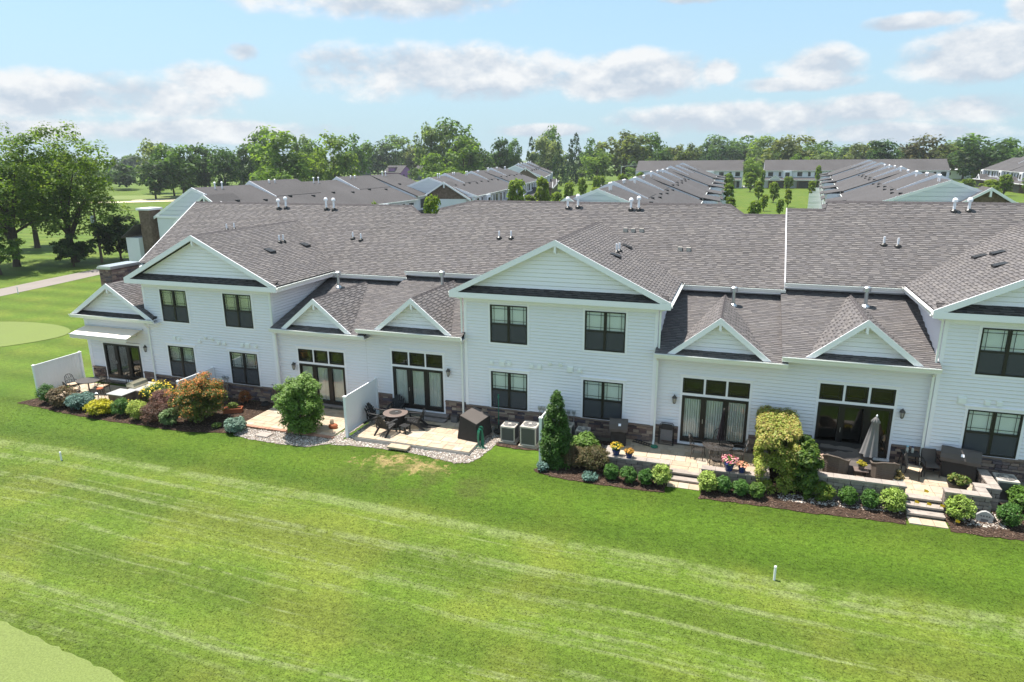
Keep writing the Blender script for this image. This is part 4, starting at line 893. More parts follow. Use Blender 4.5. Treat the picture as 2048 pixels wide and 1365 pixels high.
# black poly chairs round the fire table
def adirondack():
    t = thing('adirondack_chair', 'x', 'chair')
    s = MB()
    for k in range(5): s.cbox((0, -.30+k*.115, .40-k*.028), (.54, .10, .024), 0, R(-13))
    s.build('seat', M['blackwood'], t, bevel=.006)
    for k in range(6):
        u = (k-2.5)*.094; top = 1.02-.10*abs(k-2.5)**1.5*.55; b = MB()
        b.prism([(u-.042, .20, .30), (u+.042, .20, .30), (u*1.12+.044, .47, top), (u*1.12, .478, top+.02), (u*1.12-.044, .47, top)], (0, .022, .006)); b.build('back_slat', M['blackwood'], t)
    mb = MB(); mb.cbox((0, .36, .72), (.58, .03, .07), 0, R(-18)); mb.cbox((0, .24, .42), (.60, .03, .07)); mb.build('back_rail', M['blackwood'], t)
    for sgn in (-1, 1):
        a = MB(); a.prism([(sgn*.28, -.40, .61), (sgn*.40, -.40, .61), (sgn*.40, -.1, .61), (sgn*.34, .36, .61), (sgn*.28, .36, .61)][::sgn], (0, 0, .025)); a.build('armrest', M['blackwood'], t)
        l = MB(); l.cbox((sgn*.31, -.34, .30), (.035, .10, .62)); l.build('front_leg', M['blackwood'], t, bevel=.005)
        l = MB(); l.prism([(sgn*.30, -.36, .36), (sgn*.30, -.36, .46), (sgn*.30, .20, .34), (sgn*.30, .58, .06), (sgn*.30, .58, 0), (sgn*.30, .48, 0), (sgn*.30, .12, .24)], (.03*sgn, 0, 0)); l.build('rear_leg', M['blackwood'], t)
        l = MB(); l.cbox((sgn*.33, .31, .45), (.03, .06, .32)); l.build('arm_post', M['blackwood'], t)
    return t
CH1 = adirondack(); CH1.location = (-16.55, -1.55, .02); CH1.rotation_euler = (0, 0, R(84)); CH1['label'] = 'black slatted chair beside the white fence, facing right to the fire table'; CH1['group'] = 'black chairs round the fire table'
dup(CH1, (-15.50, -2.45, .02), R(172), 'black slatted chair seen from behind in front of the fire table')
dup(CH1, (-14.50, -1.42, .02), R(-82), 'black slatted chair facing left by the grey door step')
dup(CH1, (-16.05, -.42, .02), R(12), 'black slatted chair at the house wall behind the fire table')
t = thing('fire_table', 'round fire table with brown rim in the middle of four black chairs', 'table', (-15.55, -1.42, .02))
mb = MB(); mb.lathe([(.42, 0), (.45, .06), (.45, .54), (.50, .56), (.50, .58)], n=18); mb.build('base', M['blackwood'], t)
mb = MB(); mb.lathe([(.30, .60), (.58, .60), (.61, .615), (.61, .65), (.58, .662), (.30, .662)], n=28); mb.build('table_top', M['tabletop'], t)
mb = MB(); mb.lathe([(.305, .60), (.31, .672), (.28, .678), (.02, .68)], n=24); mb.build('burner_lid', M['cover'], t); mb = MB(); mb.cbox((.06, .02, .69), (.12, .05, .02), .5); mb.build('lid_handle', M['metal'], t)
for k in range(10): a = k*pi/5; mb = MB(); mb.cbox((.455*math.cos(a), .455*math.sin(a), .30), (.02, .16, .44), a); mb.build('side_panel', M['blackwood'], t)
t = thing('footstool', 'small black slatted footstool in front of the fire table', 'footstool', (-14.68, -2.15, .02), R(-15))
for k in range(4): mb = MB(); mb.cbox(((k-1.5)*.105, 0, .36), (.095, .40, .025)); mb.build('seat_slat', M['blackwood'], t)
for a, b in ((-1, -1), (1, -1), (1, 1), (-1, 1)): mb = MB(); mb.cbox((a*.18, b*.16, .175), (.05, .05, .35)); mb.build('leg', M['blackwood'], t)
mb = MB(); mb.cbox((0, -.16, .16), (.34, .03, .05)); mb.cbox((0, .16, .16), (.34, .03, .05)); mb.build('stretcher', M['blackwood'], t)

def drape(name, prof, half, mat, parent, wr=.025, seed=0, n=14, taper=0.0):
    """fabric thrown over something: profile in (y, z) swept along x, with hanging folds at the ends"""
    r = random.Random(seed); V = []; m_ = len(prof); ph = [r.uniform(0, 6) for _ in range(4)]
    for i in range(n+1):
        u = -half+2*half*i/n
        for j, (y, z) in enumerate(prof):
            f = wr*(math.sin(u*9+ph[0]+j)+.6*math.sin(u*17+j*1.7+ph[1])); k = 1+taper*(1-z/max(p[1] for p in prof))
            V.append((u*k+wr*.5*math.sin(j*2.1+ph[2]), y*k+(f if abs(y) > .02 else 0)*.6, z+f*.35))
    F = [(i*m_+j, i*m_+j+1, (i+1)*m_+j+1, (i+1)*m_+j) for i in range(n) for j in range(m_-1)]; F += [tuple(range(m_)), tuple(range(n*m_, (n+1)*m_))[::-1]]
    mb = MB(); mb.add(V, F); return mb.build(name, mat, parent, smooth=False)
t = thing('covered_grill', 'grill under a dark brown and black fabric cover beside the green hose stand', 'grill', (-11.35, -1.45, .02), R(82))
drape('cover', [(-.52, .02), (-.46, .45), (-.44, .86), (.40, 1.14), (.46, .60), (.52, .02)], .66, M['cover'], t, .012, 1, 10, .06)
mb = MB(); mb.prism([(-.66, -.47, .865), (.66, -.47, .865), (.66, -.10, 1.02), (.66, .40, 1.16), (.66, .40, 1.175), (.66, -.11, 1.035), (.66, -.48, .88), (-.66, -.48, .88)][0:2]+[(.66, .40, 1.165), (-.66, .40, 1.165)], (0, 0, .015)); mb.build('sunlit_cover_top', M['covertop'], t)  # sun on the top of the cover, painted as a paler fabric colour
def hood_grill(label, loc, rz, badge=True, sc=1.0):
    t = thing('covered_grill', label, 'grill', loc, rz)
    drape('cover', [(-.30, .02), (-.28, .55), (-.30, .74), (.30, .74), (.28, .5), (.30, .02)], .55*sc, M['cover'], t, .012, 3, 10, .03)
    drape('hood_cover', [(-.37, .70), (-.38, .84), (-.30, 1.02), (-.06, 1.16), (.14, 1.15), (.30, 1.0), (.34, .72)], .66*sc, M['covertop'], t, .012, 4, 12)
    if badge: mb = MB(); mb.cbox((.05, -.31, 1.02), (.11, .012, .11), 0, R(-35)); mb.build('badge', M['trim'], t)
    return t
hood_grill('covered grill with a small white badge against the stone base near the cone evergreen', (-4.70, -.62, .16), R(8), True, .62)
hood_grill('wide covered grill with a small white badge at the right end near the stone steps', (8.65, -.42, .45), R(-14))
t = thing('hose_stand', 'bright green garden hose coiled on a stand in front of the dark grill cover', 'hose', (-10.72, -2.25, -.06))
mb = MB(); mb.bar((0, 0, 0), (0, 0, .95), .03); mb.ring((0, 0, .82), .10, .02, 12, 'Y'); mb.build('stand', M['hose'], t)
mb = MB()
for k in range(7): mb.tube([(-.04+.02*k-.12*math.sin(a)-.02, -.04-.015*k, .84-.42*(1-math.cos(a))*(1+.05*k)) for a in [i*2*pi/18 for i in range(19)]], .013, 6, cap=False)
mb.tube([(.05, -.06, .2), (.2, -.15, .03), (-.25, -.25, .03), (.3, -.35, .03), (-.1, -.5, .03)], .013, 6); mb.build('hose', M['hose'], t, smooth=True)
t = thing('umbrella_stand', 'slim green pole in a round black base beside the smaller condenser unit', 'umbrella stand', (-10.45, -.62, 0))
mb = MB(); mb.lathe([(.26, 0), (.26, .05), (.12, .10), (.04, .12), (.035, .36), (.02, .37)], n=18); mb.build('base', M['cover'], t); mb = MB(); mb.tube([(0, 0, .3), (.0, 0, 1.75)], .02, 8); mb.lathe([(.02, 0), (.06, .05), (.02, .14), (.045, .17), (.01, .2)], (0, 0, 1.7), 8); mb.build('pole', M['hose'], t)
t = thing('storage_box', 'small grey box on the patio against the stone base by the downspout', 'box', (-12.95, -.16, .02)); mb = MB(); mb.cbox((0, 0, .15), (.34, .26, .30)); mb.build('body', M['acgrille'], t, bevel=.015); mb = MB(); mb.cbox((0, 0, .315), (.36, .28, .03)); mb.build('lid', M['covertop'], t, bevel=.008)
mb = MB(); mb.add([(0, .0, .016)]+[(.62*math.cos(a), -.52*abs(math.sin(a)), .016) for a in [pi*i/16 for i in range(17)]], [(0, i+2, i+1) for i in range(16)]); o = mb.build('door_mat', M['cover'], None); o.location = (-14.0, -.84, .012); tag(o, 'dark half round mat at the foot of the grey two tier step', 'door mat')

# cast metal dining set
def metal_chair(kind, arms=True):
    t = thing('metal_chair', 'x', 'chair'); mt = M[kind]
    for sgn in (-1, 1):
        b = MB(); b.tube([(sgn*.22, .26, 0), (sgn*.21, .22, .24), (sgn*.22, .22, .44), (sgn*.235, .30, .72), (sgn*.19, .36, .93)], .016, 6); b.build('rear_leg', mt, t)
        b = MB(); b.tube([(sgn*.24, -.28, 0), (sgn*.22, -.22, .22), (sgn*.23, -.24, .44)]+([(sgn*.26, -.22, .62), (sgn*.27, -.02, .67), (sgn*.25, .28, .66)] if arms else []), .016, 6); b.build('front_leg', mt, t)
    s = MB(); s.tube([(-.23, -.24, .44), (.23, -.24, .44), (.22, .22, .43), (-.22, .22, .43), (-.23, -.24, .44)], .014, 6)
    for k in range(9): s.bar((-.22+.055*k, -.24, .44), (-.21+.053*k, .22, .435), .018, .008)
    for k in range(5): s.bar((-.23, -.18+.09*k, .44), (.23, -.18+.09*k, .44), .014, .008)
    s.build('seat', mt, t)
    b = MB(); b.tube([(-.19, .36, .93), (-.1, .385, 1.0), (0, .39, 1.02), (.1, .385, 1.0), (.19, .36, .93)], .015, 6); b.tube([(-.215, .25, .52), (0, .28, .52), (.215, .25, .52)], .012, 6)
    for q in (-.1, 0, .1): b.ring((q, .33, .74), .075, .008, 10, 'Y'); b.bar((q, .27, .52), (q, .32, .66), .014); b.bar((q, .35, .82), (q, .385, 1.0), .014)
    for q in (-.15, .15): b.ring((q, .325, .62), .045, .008, 8, 'Y'); b.ring((q, .36, .86), .045, .008, 8, 'Y')
    b.build('backrest', mt, t); return t
def lattice_table(t, r, h, mt):
    mb = MB()
    for q in (1, .82, .64, .46, .28, .12): mb.ring((0, 0, h), r*q, .016 if q == 1 else .012, 30)
    for k in range(24): a = k*pi/12; mb.bar((r*.12*math.cos(a), r*.12*math.sin(a), h), (r*math.cos(a), r*math.sin(a), h), .02, .012)
    for k in range(24):
        a = (k+.5)*pi/12
        for q in (.91, .73, .55): mb.ring((r*q*math.cos(a), r*q*math.sin(a), h), r*.055, .009, 7)
    mb.build('table_top', mt, t)
    for k in range(4): a = (k+.5)*pi/2; mb = MB(); mb.tube([(r*.75*math.cos(a), r*.75*math.sin(a), 0), (r*.45*math.cos(a), r*.45*math.sin(a), .3), (r*.5*math.cos(a), r*.5*math.sin(a), .5), (r*.8*math.cos(a), r*.8*math.sin(a), h-.02)], .02, 6); mb.build('leg', mt, t)
t = thing('lattice_table', 'round bronze lattice patio table pierced by a closed black umbrella', 'table', (-.38, -1.18, .18)); lattice_table(t, .62, .72, M['bronze'])
MC = metal_chair('bronze'); MC.location = (-1.18, -1.12, .18); MC.rotation_euler = (0, 0, R(80)); MC['label'] = 'bronze metal chair on the left side of the lattice table'; MC['group'] = 'bronze chairs round the lattice table'
dup(MC, (.42, -1.05, .18), R(-82), 'bronze metal chair on the right side of the lattice table'); dup(MC, (-.42, -1.86, .18), R(180), 'bronze metal chair seen from behind between the lattice table and the low wall'); dup(MC, (-.36, -.42, .18), 0, 'bronze metal chair between the lattice table and the patio doors')
def closed_umbrella(label, loc, h, mat, polemat, z0, base=True, tilt=0, rmax=.17):
    t = thing('closed_umbrella', label, 'umbrella', loc); t.rotation_euler = (0, R(tilt), 0)
    mb = MB(); mb.tube([(0, 0, .02), (0, 0, h)], .022, 8); mb.build('pole', M[polemat], t)
    n_ = 32; prof = [(z0, rmax), (z0+.12, rmax*.92), (z0+(h-z0)*.5, rmax*.62), (z0+(h-z0)*.84, rmax*.40), (z0+(h-z0)*.86, rmax*.52), (h-.06, rmax*.2), (h, .015)]; V = []
    for z, r in prof: V += [(r*(1+.22*math.sin(k*2*pi/n_*8))*math.cos(2*pi*k/n_), r*(1+.22*math.sin(k*2*pi/n_*8))*math.sin(2*pi*k/n_), z+.03*math.sin(k*2*pi/n_*4)*(z < z0+.1)) for k in range(n_)]
    mb = MB(); mb.add(V, [(i*n_+k, i*n_+(k+1) % n_, (i+1)*n_+(k+1) % n_, (i+1)*n_+k) for i in range(len(prof)-1) for k in range(n_)]); mb.build('canopy', M[mat], t, smooth=True)
    mb = MB(); mb.lathe([(.03, 0), (.035, .04), (.01, .09)], (0, 0, h), 8); mb.build('finial', M['covertop' if mat == 'darkumb' else 'trim'], t)
    if base: mb = MB(); mb.lathe([(.24, 0), (.24, .05), (.08, .1), (.03, .3)], n=16); mb.build('base', M['cover'], t)
closed_umbrella('closed black umbrella standing up through the lattice table', (-.36, -1.15, .18), 2.30, 'darkumb', 'iron', .98, True, 3, .13)
closed_umbrella('closed pale grey umbrella between the two wicker chairs', (5.30, -.95, .45), 2.35, 'umbrella', 'covertop', .72, True, 4, .30)
t = thing('folded_recliner', 'folded grey reclining chair leaning on the wall by the downspout', 'folding chair', (-2.62, -.10, .18), R(-4))
mb = MB(); mb.tube([(-.30, -.12, .02), (-.30, -.02, .95), (-.24, 0, 1.02), (.24, 0, 1.02), (.30, -.02, .95), (.30, -.12, .02)], .018, 6); mb.tube([(-.34, -.16, .04), (-.33, -.1, .8)], .016, 6); mb.tube([(.34, -.16, .04), (.33, -.1, .8)], .016, 6); mb.tube([(-.34, -.16, .06), (.34, -.16, .06)], .016, 6); mb.build('frame', M['iron'], t)
mb = MB(); mb.cbox((0, -.07, .48), (.54, .02, .52), 0, R(-6)); mb.build('seat', M['acgrille'], t, bevel=.006); mb = MB(); mb.cbox((0, -.05, .86), (.50, .07, .26), 0, R(-6)); mb.build('headrest', M['cover'], t, bevel=.02)
t = thing('metal_trellis', 'black scrolled metal ornament lying on the patio by the stone base', 'ornament', (-3.55, -.42, .18), R(-22))
mb = MB(); mb.bar((-.55, -.12, .04), (.35, -.12, .04), .02); mb.bar((-.55, .12, .05), (.35, .12, .05), .02)
for k in range(7): mb.ring((-.48+.13*k, 0, .05), .09, .011, 10)
mb.build('scroll_frame', M['iron'], t); mb = MB(); mb.lathe([(.15, 0), (.17, .03), (.15, .06)], (.5, 0, .01), 12); mb.build('round_end', M['hose'], t)

# far left patio
t = thing('oval_table', 'dark oval patio table beside the far left white fence', 'table', (-35.35, -1.75, -.28)); mb = MB(); mb.lathe([(.02, .71), (.98, .70), (1.0, .72), (.98, .745), (.02, .75)], n=32, sx=.72, sy=.55); mb.build('table_top', M['bronze'], t)
for a, b in ((-1, -1), (1, -1), (1, 1), (-1, 1)): mb = MB(); mb.tube([(a*.45, b*.32, 0), (a*.36, b*.26, .35), (a*.45, b*.34, .7)], .025, 6); mb.build('leg', M['iron'], t)
IC = metal_chair('iron'); mb = MB(); mb.cbox((0, -.01, .475), (.46, .46, .06)); mb.build('cushion', M['cushion'], IC, bevel=.02)
IC.location = (-36.35, -1.95, -.28); IC.rotation_euler = (0, 0, R(75)); IC['label'] = 'dark scrollwork chair between the oval table and the far left fence'; IC['group'] = 'dark scrollwork chairs round the oval table'
dup(IC, (-35.5, -2.65, -.28), R(160), 'dark scrollwork chair on the lawn side of the oval table'); dup(IC, (-34.35, -1.65, -.28), R(-80), 'dark scrollwork chair with beige cushion right of the oval table'); dup(IC, (-35.6, -.75, -.28), R(10), 'dark scrollwork chair at the house side of the oval table')
t = thing('bar_stool', 'small slim stool standing alone right of the oval table', 'stool', (-33.75, -2.35, -.28)); mb = MB(); mb.lathe([(.02, .58), (.17, .58), (.18, .60), (.16, .63), (.02, .64)], n=14); mb.build('seat', M['terracotta'], t)
for k in range(3): a = k*2.09+.4; mb = MB(); mb.tube([(.22*math.cos(a), .22*math.sin(a), 0), (.10*math.cos(a), .10*math.sin(a), .59)], .012, 6); mb.build('leg', M['iron'], t)
t = thing('outdoor_kitchen', 'stone island with granite top and built in steel grill on the far left patio', 'grill island', (-31.2, -2.5, -.30))
mb = MB(); mb.cbox((-.15, -.55, .42), (1.0, .80, .86)); mb.cbox((.25, .55, .42), (.75, 1.4, .86)); mb.build('base', M['farstone'], t); mb = MB(); mb.cbox((-.15, -.56, .885), (1.12, .92, .05)); mb.cbox((.26, .60, .889), (.86, 1.42, .05)); mb.build('counter_top', M['granite'], t, bevel=.01)
mb = MB(); mb.prism([(-.42, .05, .86), (-.42, .05, 1.02), (-.40, .05, 1.12), (-.30, .05, 1.21), (-.12, .05, 1.23), (.08, .05, 1.17), (.14, .05, 1.02), (.14, .05, .86)], (0, .95, 0)); mb.build('grill_hood', M['steel'], t); mb = MB(); mb.tube([(-.50, .1, 1.06), (-.50, .95, 1.06)], .018, 8); mb.build('handle', M['metal'], t)
t = thing('stair_rail', 'black metal handrail at the end of the far left door step', 'handrail', (-33.75, -.15, -.28), R(90)); mb = MB()
for q in (0, .15, .30, .45): mb.bar((-q, 0, 0), (-q, 0, .92-q*.25), .022)
mb.tube([(.05, 0, .90), (-.02, 0, .95), (-.5, 0, .82), (-.58, 0, .72)], .022, 6); mb.bar((0, 0, .12), (-.45, 0, .12), .02); mb.build('rail', M['iron'], t)
t = thing('garden_light', 'small bent metal garden light in front of the grill island', 'garden light', (-33.0, -3.1, -.34)); mb = MB(); mb.tube([(0, 0, 0), (0, 0, .62), (-.03, 0, .70), (-.12, 0, .72)], .018, 8); mb.lathe([(.02, .06), (.09, 0), (.085, -.03)], (-.14, 0, .70), 10); mb.build('light', M['metal'], t)
# middle left patio
t = thing('planter_box', 'long terracotta planter trough right of the orange tipped shrub', 'planter', (-24.95, -1.95, -.22), R(28)); mb = MB(); mb.prism([(-.42, -.15, 0), (.42, -.15, 0), (.42, .15, 0), (-.42, .15, 0)], (0, 0, .02))
for (a, b, c_, d_) in ((-.42, -.19, .84, .04), (-.42, .15, .84, .04)): mb.box(a, b, 0, a+c_, b+d_, .24)
mb.box(-.46, -.19, 0, -.42, .19, .24); mb.box(.42, -.19, 0, .46, .19, .24); mb.box(-.48, -.21, .2, .48, -.17, .25); mb.box(-.48, .17, .2, .48, .21, .25); mb.build('trough', M['terracotta'], t); mb = MB(); mb.box(-.42, -.15, .15, .42, .15, .2); mb.build('soil', M['soil'], t)
t = thing('coiled_hose', 'black hose coiled at the foot of the wall under a thin pipe', 'hose', (-24.0, -.55, -.2)); mb = MB()
for k in range(5): mb.ring((0, 0, .03+.03*k), .24-.02*k, .02, 18)
mb.tube([(.2, 0, .1), (.28, .25, .3), (.26, .46, .6), (.25, .5, .95), (.2, .5, 1.05), (.12, .5, 1.0)], .014, 6); mb.build('hose', M['cover'], t)
t = thing('garden_ornament', 'little reddish clay garden figure at the corner of the middle left patio', 'garden figure', (-18.55, -2.35, -.15)); mb = MB(); mb.lathe([(.16, 0), (.20, .08), (.19, .16), (.10, .22), (.02, .24)], n=12, sx=1.2); mb.build('body', M['terracotta'], t, smooth=True); mb = MB(); mb.lathe([(.09, .20), (.10, .34), (.07, .46), (.02, .50)], (-.06, 0, 0), 10); mb.build('head', M['cushion'], t, smooth=True)

# right hand patio
def wicker(label, loc, rz):
    t = thing('wicker_chair', label, 'chair', loc, rz, 'wicker chairs on the umbrella patio')
    mb = MB(); P = [(-.42, -.36, .60), (-.46, -.02, .66), (-.40, .30, .80), (-.22, .42, .90), (.22, .42, .90), (.40, .30, .80), (.46, -.02, .66), (.42, -.36, .60)]; Q = [(x*.86, y*.86-.02, z) for x, y, z in P]; B = [(x*.94, y*.94, .08) for x, y, z in P]; D = [(x*.80, y*.80-.02, .30) for x, y, z in P]
    n_ = len(P); mb.add(P+Q+B+D, [(i, i+1, n_+i+1, n_+i) for i in range(n_-1)]+[(2*n_+i, 2*n_+i+1, i+1, i) for i in range(n_-1)]+[(n_+i, n_+i+1, 3*n_+i+1, 3*n_+i) for i in range(n_-1)]+[(0, n_, 3*n_, 2*n_), (n_-1, 3*n_-1, 4*n_-1, 2*n_-1)]); mb.build('wicker_shell', M['wicker'], t)
    k = MB(); k.tube(P, .035, 8); k.build('rolled_arm', M['wicker'], t, smooth=True)
    w_ = MB()
    for z in (.16, .24, .32, .40, .48, .56): w_.tube([(x*(.945+.045*z), y*(.945+.045*z), z) for x, y, _ in P], .012, 4)
    w_.build('woven_band', M['wicker'], t)
    mb = MB(); mb.cbox((0, -.04, .37), (.66, .64, .14)); mb.build('cushion', M['covertop'], t, bevel=.03)
    for a, b in ((-1, -1), (1, -1), (1, 1), (-1, 1)): mb = MB(); mb.cbox((a*.34, b*.30, .04), (.05, .05, .09)); mb.build('leg', M['iron'], t)
wicker('wicker armchair facing the house beside the white pot and covered sofa', (4.12, -1.62, .45), R(158)); wicker('wicker armchair seen from behind right of the grey umbrella', (5.85, -1.62, .45), R(186))
t = thing('covered_table', 'large flat dark cover over a table against the open patio doors', 'covered table', (4.40, -.46, .45)); drape('cover', [(-.44, .0), (-.42, .5), (-.41, .74), (.41, .76), (.42, .4), (.44, .0)], 1.05, M['cover'], t, .012, 8, 14, .03)
t = thing('covered_sofa', 'sagging charcoal cover over a patio sofa behind the wicker armchair', 'covered sofa', (4.55, -1.02, .45), R(-4)); drape('cover', [(-.46, .0), (-.44, .36), (-.30, .44), (-.02, .42), (.12, .66), (.24, .84), (.34, .82), (.40, .4), (.42, 0)], .95, M['covertop'], t, .04, 9, 18, .03)
t = thing('glass_side_table', 'square dark table holding bottles near the right downspout', 'table', (6.95, -.32, .45)); mb = MB(); mb.cbox((0, 0, .72), (.62, .62, .03)); mb.build('table_top', M['cover'], t, bevel=.006)
for a, b in ((-1, -1), (1, -1), (1, 1), (-1, 1)): mb = MB(); mb.bar((a*.33, b*.33, 0), (a*.24, b*.24, .71), .03); mb.build('leg', M['iron'], t)
for x, y, mt, lab, h in ((6.82, -.32, 'blue', 'clear bottle with light blue top on the square dark table', .28), (7.02, -.28, 'navy', 'bottle with a dark cap on the square dark table', .26)):
    b = thing('bottle', lab, 'bottle', (x, y, 1.187)); mb = MB(); mb.lathe([(.05, 0), (.055, .02), (.055, h*.6), (.03, h*.8), (.025, h*.85)], n=10); mb.build('body', M['lampglass'], b, smooth=True); mb = MB(); mb.lathe([(.03, h*.85), (.05, h*.9), (.05, h), (.01, h+.01)], n=10); mb.build('cap', M[mt], b)
def sling(label, loc, rz, seat):
    t = thing('sling_chair', label, 'chair', loc, rz, 'sling chairs by the square dark table')
    for s_ in (-1, 1): mb = MB(); mb.tube([(s_*.27, -.26, 0), (s_*.27, -.24, .40), (s_*.28, -.24, .62), (s_*.28, .24, .64)], .018, 6); mb.tube([(s_*.27, .30, 0), (s_*.26, .22, .40), (s_*.25, .36, .92)], .018, 6); mb.build('side_frame', M['iron'], t)
    mb = MB(); mb.cbox((0, -.02, .41), (.52, .50, .025), 0, R(3)); mb.build('seat', M[seat], t, bevel=.006); mb = MB(); mb.cbox((0, .29, .68), (.50, .022, .54), 0, R(-14)); mb.build('backrest', M['covertop'], t, bevel=.006)
sling('dark sling chair right of the bottle table, facing the lawn', (7.66, -.50, .45), R(8), 'covertop'); sling('sling chair with a sunlit tan seat left of the bottle table', (6.98, -1.02, .45), R(70), 'cushion')
t = thing('low_side_table', 'low tan topped side table between the two wicker armchairs', 'side table', (5.02, -1.72, .45)); mb = MB(); mb.cbox((0, 0, .36), (.50, .42, .04)); mb.build('table_top', M['tabletop'], t, bevel=.008)
for a, b in ((-1, -1), (1, -1), (1, 1), (-1, 1)): mb = MB(); mb.cbox((a*.2, b*.17, .17), (.04, .04, .34)); mb.build('leg', M['iron'], t)
t = thing('memorial_stone', 'small grey house shaped carved stone in the mulch at the bottom right', 'carved stone', (8.88, -3.18, .0), R(-8)); mb = MB(); mb.prism([(-.24, 0, 0), (.24, 0, 0), (.27, 0, .26), (.12, 0, .40), (0, 0, .44), (-.12, 0, .40), (-.27, 0, .26)], (0, .10, 0)); mb.build('slab', M['granite'], t, bevel=.015)
mb = MB(); mb.prism([(-.11, -.012, .06), (.11, -.012, .06), (.11, -.012, .14), (-.11, -.012, .14)], (0, .02, 0))
for q in (-.12, -.04, .05, .13): mb.cbox((q, -.006, .25), (.045, .02, .055), 0)
mb.build('carved_relief', M['acgrille'], t)
for x, y, z, lab in ((7.05, -2.55, .45, 'yellow marker flag at the top of the three steps, beside the patio edge'), (6.62, -3.26, .30, 'yellow marker flag at the left end of the middle step'), (7.0, -3.30, .30, 'yellow marker flag in the middle of the middle step'), (7.42, -3.3, .30, 'small yellow marker flag at the right end of the middle step'), (7.84, -3.72, -.02, 'yellow marker flag stuck in front of the lime green shrub by the three steps')):
    f = thing('marker_flag', lab, 'flag', (x, y, z), group='yellow marker flags on the three steps'); mb = MB(); mb.tube([(0, 0, 0), (0, 0, .26)], .005, 5); mb.build('wire', M['metal'], f); mb = MB(); mb.add([(0, 0, .26), (.10, .02, .23), (.16, -.01, .20), (.14, .02, .12), (.07, .03, .13), (0, 0, .15)], [(0, 1, 4, 5), (1, 2, 3, 4)]); o = mb.build('pennant', M['yellow'], f)
for x, y, h, lab in ((-28.82, -8.75, .42, 'white marker post standing alone in the left part of the near lawn'), (1.73, -8.69, .50, 'white marker post standing alone in the right part of the near lawn'), (-70.3, 19.4, .75, 'white marker post beside the cart path')):
    f = thing('marker_post', lab, 'post', (x, y, gz(x, y)), group='white marker posts on the grass'); mb = MB(); mb.lathe([(.038, -.05), (.038, h-.02), (.03, h)], n=12); mb.build('shaft', M['fence'], f); mb = MB(); mb.lathe([(.042, 0), (.042, .04)], (0, 0, h-.06), 12); mb.build('collar', M['fence'], f)

# ------------------------------------------------------------------ foliage: leaf-sized faces gathered in clumps
def leafset(r, cen, nor, size, asp=1.6, jit=.5):
    n = len(cen); d = nor+np.array((0, 0, .9))+r.normal(0, jit, (n, 3)); d /= np.linalg.norm(d, axis=1, keepdims=True)+1e-9
    a = r.normal(0, 1, (n, 3)); u = np.cross(d, a); u /= np.linalg.norm(u, axis=1, keepdims=True)+1e-9; v = np.cross(d, u)
    s = (size*r.uniform(.6, 1.35, n))[:, None]; su, sv = u*s*asp*.5, v*s*.5
    V = np.stack([cen-su, cen-sv*.9+su*.1, cen+su, cen+sv*.9+su*.1], 1).reshape(-1, 3); return V, np.arange(4*n).reshape(-1, 4)
def colours(r, n, pal, lobe=None, var=.22):
    pal = np.array(pal); w_ = r.random((n, 1)); i = r.integers(0, len(pal), n); j = r.integers(0, len(pal), n); c = pal[i]*(1-w_)+pal[j]*w_
    c = c*r.uniform(1-var, 1+var, (n, 1))
    return c*lobe[:, None] if lobe is not None else c
